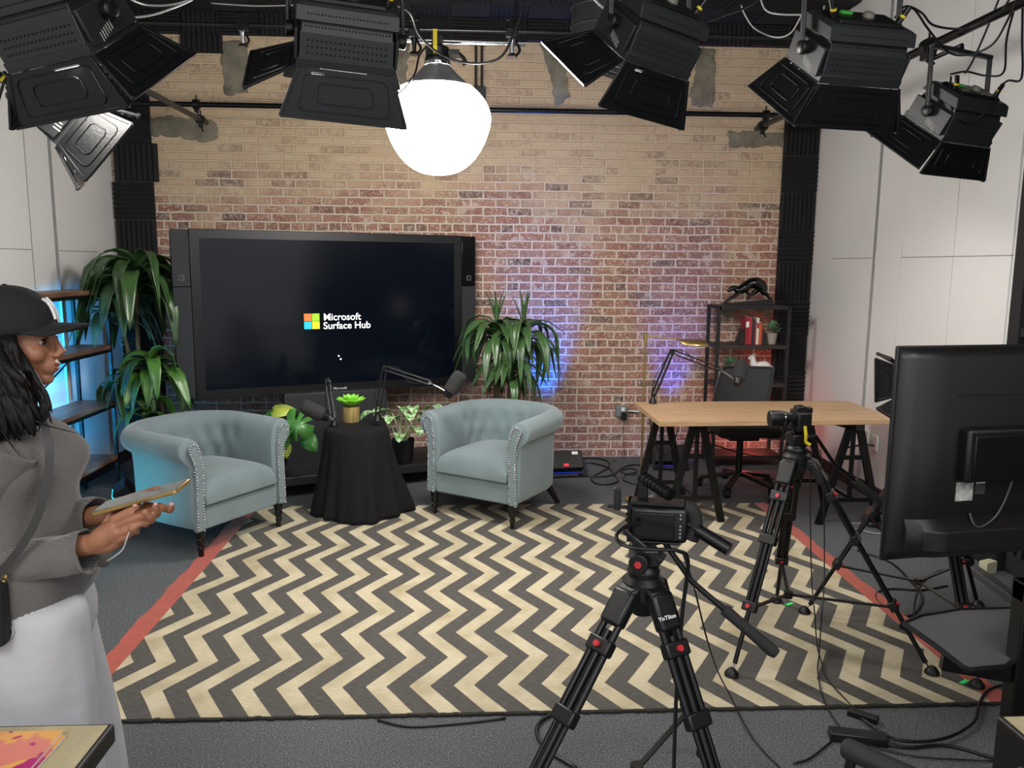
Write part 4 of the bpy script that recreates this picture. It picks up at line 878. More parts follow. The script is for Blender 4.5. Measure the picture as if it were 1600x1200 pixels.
# ------------------------------------------------------------------ cinema camera on the near tripod
cc = at(1030, 818, 2.20); th = math.radians(-14)
vc = thing('video_camera', 'black cinema camera with rear screen, cage and handles on the nearest tripod', 'camera', (cc.x, cc.y, cp1.z-0.001), th)
Mc = WM[vc.name] @ T(0, 0, 0.0); W_, H_ = 0.158, 0.105
m = MB(Mc); m.box2((-W_/2, -0.03, 0.004), (W_/2, 0.05, H_)); m.obj('body', M_blk, vc, bevel=0.012)
MB(Mc).box2((-W_/2+0.008, -0.034, 0.018), (W_/2-0.036, -0.028, H_-0.014)).obj('screen_bezel', M_blkm, vc, bevel=0.003)
MB(Mc).box2((-W_/2+0.015, -0.0355, 0.026), (W_/2-0.043, -0.033, H_-0.022)).obj('rear_screen', mat('camera_lcd', '07080b', 0.25), vc)
m = MB(Mc)
for i in range(6): m.cyl((W_/2-0.020, -0.0305, 0.025+i*0.011+(0.01 if i > 3 else 0)), (W_/2-0.020, -0.034, 0.025+i*0.011+(0.01 if i > 3 else 0)), 0.003, n=8)
m.obj('button', mat('button_grey', '8a8a8a', 0.5), vc)
m = MB(Mc); m.box2((-W_/2-0.012, -0.02, -0.0), (-W_/2-0.002, 0.045, H_+0.012)); m.box2((-W_/2-0.012, -0.02, H_+0.002), (W_/2-0.01, 0.04, H_+0.012)); m.box2((-W_/2-0.012, -0.03, 0.0), (W_/2-0.02, 0.04, 0.006)); 
for i in range(5): m.box2((-W_/2-0.018, -0.018+i*0.012, 0.02+i*0.014), (-W_/2-0.004, -0.010+i*0.012, 0.03+i*0.014))
m.obj('cage', M_blkm, vc, bevel=0.002)
m = MB(Mc); m.tube([(W_/2-0.01, 0.0, H_), (W_/2+0.014, 0.0, H_-0.012), (W_/2+0.022, 0.0, 0.05), (W_/2+0.012, 0.0, 0.012)], 0.022, 12, smooth=5); m.obj('hand_grip', M_matte, vc)
m = MB(Mc); m.cyl((-0.01, 0.05, 0.055), (-0.01, 0.15, 0.055), 0.040, 0.042, 28); m.obj('lens', M_blkm, vc)
m = MB(Mc); hA, hB = V((-0.055, 0.03, H_+0.075)), V((0.03, -0.055, H_+0.048)); m.box2((-0.065, 0.015, H_+0.01), (-0.035, 0.05, H_+0.08)); m.obj('handle_post', M_blkm, vc, bevel=0.003)
m = MB(Mc); m.tube([hA, hB], 0.017, 16)
for i in range(8): q_ = hA.lerp(hB, (i+0.5)/8); m.cyl(q_-(hB-hA).normalized()*0.002, q_+(hB-hA).normalized()*0.002, 0.019, n=16)
m.obj('top_handle', M_blkm, vc)
m = MB(Mc); sA, sB = V((W_/2-0.01, -0.0, 0.062)), V((W_/2+0.115, -0.055, 0.008)); m.tube([sA, sA.lerp(sB, 0.36)], 0.009, 10); m.tube([sA.lerp(sB, 0.32), sB], 0.019, 18); m.obj('side_handle', M_blkm, vc)
m = MB(Mc); m.box2((-W_/2-0.052, -0.01, H_-0.02), (-W_/2-0.032, 0.012, H_+0.045)); m.box2((-W_/2-0.07, -0.008, H_-0.015), (-W_/2-0.005, 0.004, H_-0.005)); m.obj('cold_shoe_clamp', M_blk, vc, bevel=0.003)
m = MB(); A_ = lambda x, y, Y: at(x, y, Y); m.tube([A_(1000, 818, 2.16), A_(975, 824, 2.12), A_(963, 838, 2.08), A_(975, 852, 2.05), A_(1010, 858, 2.04), A_(1060, 861, 2.05), A_(1075, 880, 2.08), A_(1066, 960, 2.10), A_(1057, 1080, 2.1), A_(1052, 1240, 2.05), A_(1049, 1480, 1.95)], 0.0055, 8, smooth=8); m.obj('cable', M_blk, vc, label='thick black cable looping down from the camera')
# ------------------------------------------------------------------ stills camera on the middle tripod
dc = thing('stills_camera', 'black stills camera in profile with a long lens on the middle tripod', 'camera', (cp2.x, cp2.y, cp2.z-0.001), math.radians(176)); Mc = WM[dc.name]
m = MB(Mc); m.box2((-0.035, -0.065, 0.008), (0.022, 0.065, 0.085)); m.box2((-0.03, -0.055, 0.0), (0.02, 0.055, 0.01)); m.obj('body', M_blk, dc, bevel=0.010)
m = MB(Mc); m.prism([(-0.030, 0.08), (0.022, 0.08), (0.018, 0.105), (-0.015, 0.11), (-0.030, 0.098)], -0.028, 0.028, frame((0, 0, 0), (1, 0, 0), (0, 0, 1), (0, -1, 0))); m.box2((-0.052, -0.02, 0.078), (-0.028, 0.02, 0.102)); m.obj('viewfinder', M_blk, dc, bevel=0.003)
m = MB(Mc); m.lathe([(0.026, 0), (0.030, 0.012), (0.030, 0.032), (0.034, 0.038), (0.034, 0.050), (0.0375, 0.058), (0.0375, 0.108), (0.034, 0.112)], (0.02, 0, 0.048), (1, 0, 0), 32); ln = m.obj('lens', M_blk, dc)
MB(Mc).lathe([(0.0345, 0), (0.0345, 0.005)], (0.066, 0, 0.048), (1, 0, 0), 32).obj('silver_ring', M_chrome, ln, label='silver ring')
MB(Mc).tube([(-0.005, 0.067, 0.03), (-0.008, 0.075, -0.01), (-0.012, 0.07, -0.04), (-0.03, 0.074, -0.052)], 0.007, 8, smooth=5).obj('yellow_tag', M_yel, dc, label='bright yellow strap')
# ------------------------------------------------------------------ large monitor seen from behind, on a pole
tvA = at(1418, 543, 2.42); ang = math.radians(9); Ut = V((math.cos(ang), math.sin(ang), 0)); Nt = V((math.sin(ang), -math.cos(ang), 0))   # Nt faces the viewer
zt_, zb_ = tvA.z, at(1393, 884, 2.42).z; W_, H_ = 1.23, zt_-zb_
Ft = frame(V((tvA.x, tvA.y, zb_)), Ut, -Nt, (0, 0, 1)); pole_x = at(1592, 900, 2.30).x+0.035
tv = thing('monitor', 'large black television seen from behind at the right edge', 'television', V((tvA.x, tvA.y, 0))+Ut*W_/2)
M_tvb = mat('monitor_back', '171615', 0.42, bump=0.05, bscale=250)
m = MB(Ft); m.box2((0, 0.045, 0.0), (W_, 0.058, H_)); m.obj('front_bezel', M_blk, tv, bevel=0.004)
m = MB(Ft); pr = [(0.008, 0.046), (0.012, 0.036), (0.06, 0.012), (0.16, 0.0), (W_-0.16, 0.0), (W_-0.06, 0.012), (W_-0.012, 0.038), (W_-0.008, 0.046)]
m.rings([[V((x, y if z not in (0.01, H_-0.01) else max(y, 0.03), z)) for x, y in pr] for z in (0.01, 0.04, H_-0.04, H_-0.01)]); m.obj('back_shell', M_tvb, tv, ang=80)
m = MB(Ft)
rs = []
for x in [0.05+0.025*i for i in range(46)]:
    e_ = min(1, (x-0.05)/0.10); rs.append([V((x, 0.02-0.030*e_, 0.02)), V((x, 0.0-0.046*e_, 0.05)), V((x, 0.0-0.046*e_, 0.115)), V((x, 0.012-0.012*e_, 0.15)), V((x, 0.03, 0.15)), V((x, 0.03, 0.02))])
m.rings(rs); m.obj('lower_housing', M_tvb, tv, bevel=0.003)
m = MB(Ft); m.box2((0.215, -0.045, 0.275), (0.80, 0.01, 0.45)); c_ = m.obj('mount_cover', M_blk, tv, bevel=0.010); MB(Ft).box2((0.235, -0.052, 0.29), (0.78, -0.04, 0.43)).obj('mount_plate', M_blkm, tv, bevel=0.004)
m = MB(Ft); m.box2((0.20, -0.002, 0.552), (0.6, 0.001, 0.557)); m.obj('cooling_slot', M_hole, tv)
lb_ = MB(Ft).box2((0.222, -0.0035, 0.205), (0.285, 0.0, 0.268)).obj('rating_label', M_label, tv, smooth=False, label='silver rating label')
MB(Ft).box2((0.292, -0.0035, 0.225), (0.330, 0.0, 0.268)).obj('rating_label', mat('dark_label', '3a3a3c', 0.5, var=0.3, vscale=80), tv, smooth=False)
MB(Ft).box2((0.294, -0.004, 0.262), (0.328, -0.003, 0.268)).obj('label_strip', M_paper, tv, smooth=False)
MB(Ft).tube([(0.272, -0.012, 0.165), (0.274, -0.03, 0.135), (0.30, -0.035, 0.125), (0.36, -0.03, 0.16), (0.40, -0.03, 0.25), (0.415, -0.045, 0.40)], 0.0035, 8, smooth=8).obj('power_lead', M_grey, tv)
st = thing('monitor_stand', 'black floor pole with a grey tray holding the large television', 'stand', (pole_x, 2.30, 0))
MB().box2((pole_x-0.032, 2.27, 0.02), (pole_x+0.032, 2.33, 0.76)).obj('pole', M_blkm, st, bevel=0.006)
m = MB(); m.box2((pole_x-0.032, 2.27, 0.70), (pole_x+0.36, 2.33, 0.76)); m.box2((pole_x+0.30, 2.27, 0.70), (pole_x+0.36, 2.33, 1.15)); m.box2((pole_x+0.28, 2.30, 1.03), (pole_x+0.38, V((tvA.x, tvA.y, 0)).y+0.03, 1.13)); m.obj('mounting_arm', M_blk, st)
m = MB(); m.box2((pole_x-0.35, 2.22, 0.0), (pole_x+0.35, 2.38, 0.03)); m.box2((pole_x-0.04, 1.85, 0.0), (pole_x+0.04, 2.36, 0.03)); m.obj('base', M_blkm, st, bevel=0.005)
tz = 0.50; P_ = [fl(x, y, tz) for x, y in ((1413, 973), (1440, 962), (1500, 952), (1575, 950), (1640, 950), (1640, 1030), (1580, 1034), (1570, 1040), (1515, 1045), (1505, 1041), (1460, 1006))]
tr = MB().prism([(p.x, p.y) for p in P_], tz-0.018, tz).obj('tray', mat('grey_tray', '4b4b4e', 0.4, bump=0.1, bscale=200), st, bevel=0.006, label='dark grey tray')
MB().tube([p+V((0, 0, -0.004)) for p in P_]+[P_[0]+V((0, 0, -0.004))], 0.009, 8).obj('tray_rim', M_blk, st)
m = MB(); m.bar((pole_x, 2.30, tz-0.05), (pole_x-0.22, 2.36, tz-0.03), 0.03, 0.06); m.obj('tray_bracket', M_blkm, st)
# ------------------------------------------------------------------ near tables
M_edge = mat('table_dark_edge', '1b1917', 0.5)
def near_table(label, x0, x1, y0, y1, z):
    t = thing('table', label, 'table', ((x0+x1)/2, (y0+y1)/2, 0)); MB().box2((x0, y0, z-0.045), (x1, y1, z-0.002)).obj('frame', M_edge, t, bevel=0.006)
    MB().box2((x0+0.010, y0+0.010, z-0.01), (x1-0.010, y1-0.010, z)).obj('tabletop', M_tan, t, bevel=0.001)
    for x in (x0+0.06, x1-0.06):
        for y in (y0+0.06, y1-0.06): MB().box2((x-0.03, y-0.03, 0), (x+0.03, y+0.03, z-0.04)).obj('leg', M_edge, t, bevel=0.004)
    return t
q1 = fl(180, 1128, .75)
near_table('tan-topped dark table in the lower left corner with booklets on it', -1.95, q1.x, 0.75, q1.y, 0.75)
q2 = fl(1557, 1116, .75); tR = near_table('tan-topped dark table in the lower right corner, below the television', q2.x, q2.x+1.0, 0.85, q2.y, 0.75)
MB().box2((q2.x-0.004, 0.9, 0.62), (q2.x+0.004, q2.y-0.01, 0.735)).obj('apron', M_blk, tR); MB().cyl((q2.x-0.008, q2.y-0.10, 0.68), (q2.x-0.002, q2.y-0.10, 0.68), 0.010).obj('bolt', M_alu, tR)
for i, (dx, dy, rz_, base, lab) in enumerate(((0.006, -0.004, -0.02, 'd07060', 'salmon pink booklet at the bottom of the pile on the lower left table'), (0, 0, 0.0, 'd98070', 'salmon and orange flower-covered booklet lying on top of the lower left table\'s pile'))):
    p = fl(99, 1144, 0.76); c = V((p.x-0.115+dx, p.y-0.10+dy, 0.751+i*0.0065)); bt = thing('booklet', lab, 'booklet', c, rz_, None)
    M_ = WM[bt.name] @ T(0, 0, 0)
    MB(M_).box((0, 0, 0.003), (0.228, 0.20, 0.0058)).obj('pages', M_paper, bt); MB(M_).box((0, 0, 0.0061), (0.23, 0.202, 0.0006)).obj('cover', mk_booklet('booklet_cover_%d' % i, base), bt, smooth=False)
    if i:
        # painted flower and leaves on the cover
        def blob(pts, mt_, z=0.0066): MB(M_).prism(pts, z, z+0.0003).obj('printed_flower', mt_, bt, smooth=False)
        fl1 = [(-0.052+0.034*math.cos(a)*(1+0.18*math.sin(5*a)), 0.036+0.022*math.sin(a)*(1+0.15*math.sin(3*a))) for a in [i_*0.3 for i_ in range(21)]]
        blob(fl1, mat('magenta_print', 'a81f78', 0.4)); blob([(-0.095+0.028*math.cos(a)*(1+0.25*math.sin(4*a)), -0.01+0.02*math.sin(a)) for a in [i_*0.3 for i_ in range(21)]], mat('pink_print', 'ee6aa0', 0.4))
        blob([(-0.008+0.010*math.cos(a)*(1+0.3*math.sin(4*a)), 0.058+0.022*math.sin(a)*(1+0.2*math.sin(5*a))) for a in [i_*0.3 for i_ in range(21)]], mat('green_print', '3f8a52', 0.4))
# armrest of a chair just below the frame
c = V((0.98, 1.62, 0)); ac = thing('office_chair', 'black chair at the bottom edge of which only a rounded armrest shows', 'office chair', c)
a, b = at(1318, 1167, 1.72), at(1440, 1222, 1.58); m = MB(); m.lathe([(0.018, 0), (0.023, 0.004), (0.0245, 0.012), (0.0245, (b-a).length+0.1)], a, (b-a), 24); m.obj('armrest', mat('armrest_pad', '27282a', 0.5, bump=0.06, bscale=200), ac)
m = MB(); m.tube([a.lerp(b, 0.12)-V((0, 0, 0.02)), a.lerp(b, 0.12)-V((0.0, 0, 0.08)), V((a.x+0.09, a.y-0.05, 0.43))], 0.012, 8, smooth=4); m.obj('arm_support', M_blk, ac)
m = MB(); m.box2((a.x+0.06, 1.15, 0.40), (a.x+0.5, 1.66, 0.46)); m.obj('seat', M_matte, ac, bevel=0.02)
m = MB(); sx_ = a.x+0.28; m.cyl((sx_, 1.4, 0.05), (sx_, 1.4, 0.41), 0.025); 
for i in range(5): an = i*1.2566; m.bar((sx_, 1.4, 0.09), (sx_+0.26*math.cos(an), 1.4+0.26*math.sin(an), 0.03), 0.04, 0.03)
for i in range(5): an = i*1.2566; m.ball((sx_+0.26*math.cos(an), 1.4+0.26*math.sin(an), 0.026), 0.026, 10, 8)
m.obj('base', M_blk, ac)
# ------------------------------------------------------------------ overhead pipes
def pipe(label, a, b, r, mt_, clamps=(), name='pipe', cat='pipe'):
    o = V(a).lerp(V(b), 0.5); t = thing(name, label, cat, o); MB().cyl(a, b, r, n=20).obj('tube', mt_, t)
    for p, ax in clamps:
        p = V(p); m = MB(); m.cyl(p-V(ax)*0.022, p+V(ax)*0.022, r*1.9, n=16); m.box(p+V((0, -0.0, -r*2.2)), (0.03, 0.03, 0.03)); m.cyl(p+V((0, 0, r)), p+V((0, 0, r+0.05)), 0.006); m.cyl(p+V((0, 0, -r-0.02)), p+V((0.02, -0.03, -r-0.07)), 0.006); m.obj('clamp', M_blkm, t)
    return t
M_pipe = mat('black_pipe', '18181a', 0.28, metal=0.5)
pa, pb = at(285, 165, 6.72), at(1215, 190, 6.72); zp = (pa.z+pb.z)/2+0.03
pipe('black pipe running the full width in front of the brick wall', (XL, 6.72, zp), (XR, 6.72, zp), 0.021, M_pipe, [((-2.17, 6.72, zp), (1, 0, 0)), ((2.42, 6.72, zp), (1, 0, 0))])
pr_ = at(1185, 204, 6.66); pipe('dark pipe running front to back under the ceiling on the right', (2.37, 0.8, 2.86), (2.37, 6.78, 2.86), 0.023, M_pipe, [((2.37, 6.64, 2.86), (0, 1, 0)), ((2.37, 4.25, 2.86), (0, 1, 0))])
pl_ = at(315, 190, 6.66); pipe('dark pipe running front to back under the ceiling on the left', (pl_.x, 0.8, pl_.z+0.01), (pl_.x, 6.78, pl_.z+0.01), 0.020, mat('worn_pipe', '3f3e3b', 0.45, metal=0.5), [((pl_.x, 6.64, pl_.z+0.01), (0, 1, 0))])
for px_ in (570, 806): q_ = at(px_, 66, 4.72); tagp(MB().cyl(V((q_.x, 4.72, q_.z)), V((q_.x, 4.72, ZC)), 0.008, n=10).obj('drop_rod', M_blkm, origin=(q_.x, 4.72, q_.z)), 'thin black rod from the ceiling to the %s end of the short chrome pipe' % ('left' if px_ == 570 else 'right'), 'rod')
c1 = at(560, 60, 4.72); c2 = at(815, 68, 4.72); pipe('short polished chrome pipe from which the glowing globe hangs', c1, c2+V((0.02, 0, 0)), 0.017, M_chrome, [])
d1 = at(384, 41, 5.9); d2 = at(905, 50, 5.9); pipe('thin dark steel pipe high behind the chrome pipe', V((XL, d1.y, (d1.z+d2.z)/2)), V((XR, d1.y, (d1.z+d2.z)/2)), 0.013, MATS['dark_steel'])
pipe('black ceiling pipe carrying the row of near studio lights', (XL, 3.25, 3.30), (XR, 3.25, 3.30), 0.024, M_pipe)
pipe('black ceiling pipe carrying the two studio lights on the left', (XL, 2.75, 3.22), (XR, 2.75, 3.22), 0.024, M_pipe)
def gripc(label, p, s=1.0, mt_=M_chrome):
    t = thing('grip_clamp', label, 'clamp', p, 0, None); p = V(p); m = MB(); m.box(p, (0.07*s, 0.05*s, 0.055*s)); m.cyl(p+V((0, 0, 0.02*s)), p+V((0, 0, 0.075*s)), 0.010*s); m.cyl(p+V((-0.03*s, 0, 0.075*s)), p+V((0.03*s, 0, 0.085*s)), 0.009*s); m.obj('jaw', MATS['black_metal'], t, bevel=0.004)
    m = MB(); m.lathe([(0.02*s, 0), (0.024*s, -0.02*s), (0.015*s, -0.05*s), (0.012*s, -0.09*s), (0.03*s, -0.10*s), (0.034*s, -0.115*s)], p+V((0, 0, -0.02*s))); m.obj('spigot', mt_, t)
    MB().tube([p+V((0.02*s, -0.02*s, -0.05*s)), p+V((0.045*s, -0.03*s, -0.10*s)), p+V((0.02*s, -0.04*s, -0.14*s))], 0.008*s, 8, smooth=3).obj('lever', M_blkm, t)
gripc('chrome and black grip clamp above the cement patch left of the globe', at(380, 42, 5.88)+V((0, -0.01, 0)), 1.0)
gripc('chrome grip clamp at the right end of the short chrome pipe', at(800, 52, 4.70), 0.95)
gripc('black grip clamp at the left end of the short chrome pipe, beside the globe', at(647, 52, 4.69), 0.85, M_blkm)
dz = at(748, 115, 6.95); m = MB(); x_ = at(748, 100, 7.05); z0_, z1_ = at(748, 148, 7.05).z, at(748, 66, 7.05).z
bt = thing('wall_bracket', 'dark double-rail bracket on the brick wall right of the globe', 'bracket', (x_.x, 7.05, z0_))
MB().box2((x_.x-0.035, 7.03, z0_), (x_.x-0.015, 7.09, z1_)).box2((x_.x+0.015, 7.03, z0_), (x_.x+0.035, 7.09, z1_)).obj('rail', M_blkm, bt); MB().box2((x_.x-0.065, 7.02, z0_-0.06), (x_.x+0.055, 7.10, z0_+0.06)).obj('plate', MATS['dark_steel'], bt, bevel=0.004); MB().box2((x_.x-0.07, 7.03, z1_-0.02), (x_.x+0.07, 7.09, z1_+0.005)).obj('cap', M_blkm, bt)
# spiral duct
dx0, dx1 = at(893, 30, 5.3), at(985, 30, 5.3); R_ = (dx1.x-dx0.x)/2; dc_ = V(((dx0.x+dx1.x)/2, 5.3, 0)); zd = at(940, 72, 5.3).z
m = MB(); prf = [(0, zd)]; z = zd
prf.append((R_*0.97, zd))
while z < ZC: prf += [(R_, z), (R_, z+0.10), (R_+0.006, z+0.105), (R_+0.006, z+0.112)]; z += 0.115
dt = thing('duct', 'fat black ventilation duct dropping from the ceiling behind the third studio light', 'duct', (dc_.x, 5.3, zd)); m.lathe([(r, min(z, ZC)) for r, z in prf], (dc_.x, 5.3, 0), (0.0, 0, 1), 40); m.obj('pipe', mat('duct_black', '1d1e21', 0.45, metal=0.3), dt, ang=25)
# ------------------------------------------------------------------ studio lights with barn doors
def fixture(label, c, yaw, tilt, roll, w=0.40, h=0.30, power=25, doors='lbtr', pole=(3.25, 3.30), yoke=True, d_out=(38, 38, 38, 38), dlen=0.24, sc_=1.0):
    yaw, tilt, roll = map(math.radians, (yaw, tilt, roll)); d = V((math.sin(yaw)*math.cos(tilt), math.cos(yaw)*math.cos(tilt), -math.sin(tilt)))
    x = V((math.cos(yaw), -math.sin(yaw), 0)); y = d.cross(x)*-1                # y: top side of the light
    if y.z < 0: y = -y
    x = y.cross(-d); R3 = Matrix.Rotation(roll, 3, d); x = R3 @ x; y = R3 @ y
    M = frame(V(c), x, y, -d) @ Matrix.Scale(sc_, 4) @ Matrix.Diagonal((1, 1, 0.88, 1))
    t = thing('studio_light', label, 'studio light', c, 0, 'barn door studio lights')
    W2, H2 = w/2, h/2
    def R_(wx, hy, z): return [V((-wx, -hy, z)), V((wx, -hy, z)), V((wx, hy, z)), V((-wx, hy, z))]
    m = MB(M); m.rings([R_(W2, H2, 0.0), R_(W2, H2, 0.035), R_(W2-0.006, H2*0.97, 0.036), R_(W2-0.006, H2*0.86, 0.13), R_(W2-0.012, H2*0.84, 0.135), R_(W2-0.012, H2*0.74, 0.17), R_(W2+0.008, H2*0.86, 0.175), R_(W2+0.008, H2*0.70, 0.225), R_(W2-0.01, H2*0.62, 0.235)]); hs = m.obj('housing', M_fix, t, ang=15, bevel=0.003)
    MB(M).rings([R_(W2-0.02, H2-0.02, -0.002), R_(W2-0.02, H2-0.02, 0.003)]).obj('lens_panel', mat('lit_panel', 'fff4e6', 0.5, emit='fff2e0', estr=2.2), t)
    for s in (-1, 1):                                        # vent holes on the underside and top
        m = MB(M); sl = (H2*0.97-H2*0.86)/0.094
        for r_ in range(3):
            for i in range(18):
                xx = -W2*0.80+i*(w*0.80/17); zz = 0.055+r_*0.024; yy = H2*0.97-(zz-0.036)*sl; m.cyl((xx, s*(yy-0.001), zz), (xx, s*(yy+0.0012), zz), 0.0042, n=8)
        for i in range(26): xx = -W2*0.86+i*(w*0.86/25); yy = H2*0.79; m.cyl((xx, s*(yy-0.006), 0.152), (xx, s*(yy+0.0016), 0.152), 0.0035, n=6)
        for i in range(24): xx = -W2*0.80+i*(w*0.80/23); yy = H2*0.78; m.cyl((xx, s*(yy-0.008), 0.20), (xx, s*(yy+0.0018), 0.20), 0.0032, n=6)
        m.obj('vent_holes', M_hole, hs, kind='stuff')
    m = MB(M); m.rings([R_(W2*0.80, H2*0.52, 0.236), R_(W2*0.74, H2*0.44, 0.252)]); m.obj('control_panel', M_blk, t, bevel=0.004)
    m = MB(M); m.cyl((0.02, 0, 0.25), (0.02, 0, 0.272), 0.024, 0.020, 20); m.obj('dial', mat('dial_beige', '77746a', 0.5), t)
    m = MB(M); m.box((-0.07, 0.02, 0.256), (0.05, 0.016, 0.012)); m.obj('spirit_level', mat('level_green', '49b04a', 0.4), t)
    for s in (-1, 1):
        m = MB(M); m.tube([(s*W2*0.80, -0.02, 0.24), (s*W2*0.86, -0.02, 0.275), (s*W2*0.95, -0.01, 0.31)], 0.011, 10); cn = m.obj('power_plug', M_blk, t); MB(M).cyl((s*W2*0.845, -0.02, 0.268), (s*W2*0.865, -0.02, 0.278), 0.0125, n=12).obj('plug_ring', M_yel, cn)
        m = MB(M); m.prism([(-0.10, -H2*0.9), (H2*0, -H2*0.9)], 0, 0) if False else None
        m = MB(M); m.box((s*(W2+0.006), 0, 0.08), (0.012, h*0.86, 0.12)); m.obj('side_plate', M_fix, t, bevel=0.003)
        m = MB(M); m.lathe([(0.012, 0), (0.030, 0.006), (0.032, 0.03), (0.022, 0.036)], (s*(W2+0.012), 0, 0.10), (s, 0, 0), 10); m.obj('yoke_knob', M_blk, t, bevel=0.003)
        m = MB(M)
        for i in range(6): m.box((s*(W2+0.0125), -H2*0.5+0.012*i, 0.035+0.004*i), (0.001, 0.004, 0.03))
        m.obj('printed_marks', M_label, t)
    # barn doors
    for n_, (ax_, k0) in enumerate((('l', 0), ('b', 1), ('t', 2), ('r', 3))):
        if ax_ not in doors: continue
        a = math.radians(d_out[n_]); L = dlen
        if ax_ in 'bt':
            s = -1 if ax_ == 'b' else 1; o_ = V((0, s*(H2+0.006), 0.0)); ux = V((1, 0, 0)); ul = V((0, s*math.sin(a), -math.cos(a))); hw, ow = W2*0.97, W2*1.34
        else:
            s = -1 if ax_ == 'l' else 1; o_ = V((s*(W2+0.006), 0, 0.0)); ux = V((0, 1, 0)); ul = V((s*math.sin(a), 0, -math.cos(a))); hw, ow = H2*0.95, H2*1.42
        un = ux.cross(ul); D = M @ frame(o_, ux, ul, un)
        m = MB(D); m.prism([(-hw, 0), (hw, 0), (ow, L), (-ow, L)], -0.002, 0.002)
        m.box((0, L-0.004, 0), (ow*2, 0.012, 0.016))
        for q in (-1, 1): m.bar((q*hw, 0, 0), (q*ow, L, 0), 0.012, 0.010, (0, 0, 1))
        dr_ = m.obj('barn_door', M_door, t, bevel=0.0015)
        m = MB(D)
        for (k1, k2, rad) in ((0.80, 0.72, 0.025), (0.50, 0.40, 0.02)):
            pts = [(px_*(1+0.18*py_/L), py_+L*0.48) for px_, py_ in rrect((hw+ow)*k1, L*k2, rad)]; pts = [V((p[0], p[1], zz)) for p in pts for zz in (0,)]
            for zz in (-0.0035, 0.0035): m.tube([p+V((0, 0, zz)) for p in pts]+[pts[0]+V((0, 0, zz))], 0.0028, 6)
        m.obj('embossed_ridge', M_door, dr_)
    # yoke
    L0 = M @ V((-(W2+0.035), 0, 0.10)); R0 = M @ V(((W2+0.035), 0, 0.10))
    if yoke:
        up = 0.30*sc_; mid = (L0+R0)/2; topz = max(L0.z, R0.z)+up
        L1 = V((L0.x, L0.y, 0))+V((0, 0, topz+(L0.z-mid.z))); R1 = V((R0.x, R0.y, 0))+V((0, 0, topz+(R0.z-mid.z)))
        m = MB(); m.bar(L0, L1, 0.032*sc_, 0.014*sc_, (1, 0, 0)); m.bar(R0, R1, 0.032*sc_, 0.014*sc_, (1, 0, 0)); m.bar(L1-(R1-L1).normalized()*0.006, R1+(R1-L1).normalized()*0.006, 0.034*sc_, 0.020*sc_); m.obj('yoke', M_fix, t, bevel=0.006)
        tm = (L1+R1)/2; pt = V((tm.x, pole[0], pole[1])) if len(pole) == 2 else V(pole)
        m = MB(); m.tube([tm, V((tm.x, tm.y, tm.z+0.03)), pt+V((0, 0, -0.05)), pt], 0.012, 10); m.box(pt+V((0, 0, -0.01)), (0.05, 0.07, 0.07)); m.obj('hanging_clamp', M_blkm, t, bevel=0.004)
    if power:
        e = V(c)+d*0.012; l = light('studio_light_beam', 'AREA', e, power, (1.0, 0.955, 0.89), e+d, w*0.8); l.data.spread = math.radians(150)
    return t
fixture('black barn-door light at the top left corner, the biggest one', at(118, 78, 2.75), 30, 56, -10, 0.34, 0.26, 6, 'lbtr', (2.75, 3.22), d_out=(20, 10, 20, 34), dlen=0.18)
fixture('small barn-door light hanging lowest on the left, seen from its side against the white wall', at(118, 196, 3.05), 62, 38, 10, 0.22, 0.18, 3, 'lbtr', (2.75, 3.22), d_out=(25, 25, 25, 25), dlen=0.17, sc_=1.0)
fixture('black barn-door light at the top left of the globe', at(540, 92, 3.2), -16, 58, 6, 0.345, 0.27, 7, 'lbtr', d_out=(62, 14, 20, 10), dlen=0.20)
fixture('black barn-door light next right of the globe, tilted down to the left', at(1000, 88, 3.3), -38, 54, 10, 0.33, 0.27, 7, 'lbtr', d_out=(50, 14, 20, 10), dlen=0.20)
fixture('black barn-door light before the right foam column, its side marks hidden', at(1314, 115, 3.35), -12, 58, 0, 0.37, 0.28, 7, 'lbtr', d_out=(26, 10, 20, 10), dlen=0.185)
fixture('black barn-door light hanging farthest right on its visible square yoke', at(1478, 206, 4.1), -24, 56, 2, 0.36, 0.28, 7, 'lbtr', (2.37, 4.25, 2.84), d_out=(38, 12, 20, 10), dlen=0.18)
q9 = at(1410, 600, 3.62)
fixture('small barn-door light on the tripod behind the television', q9, -78, 4, 0, 0.17, 0.15, 0, 'lbtr', yoke=False, d_out=(34, 30, 30, 34), dlen=0.11)
tagp(MB().tube([V((2.14, 3.55, 1.04)), V((q9.x+0.08, q9.y, 1.05)), V((q9.x+0.08, q9.y, q9.z-0.06))], 0.012, 8).obj('light_spigot', M_blkm, origin=(2.14, 3.55, 1.04)), 'short black spigot carrying the small light behind the television', 'spigot')
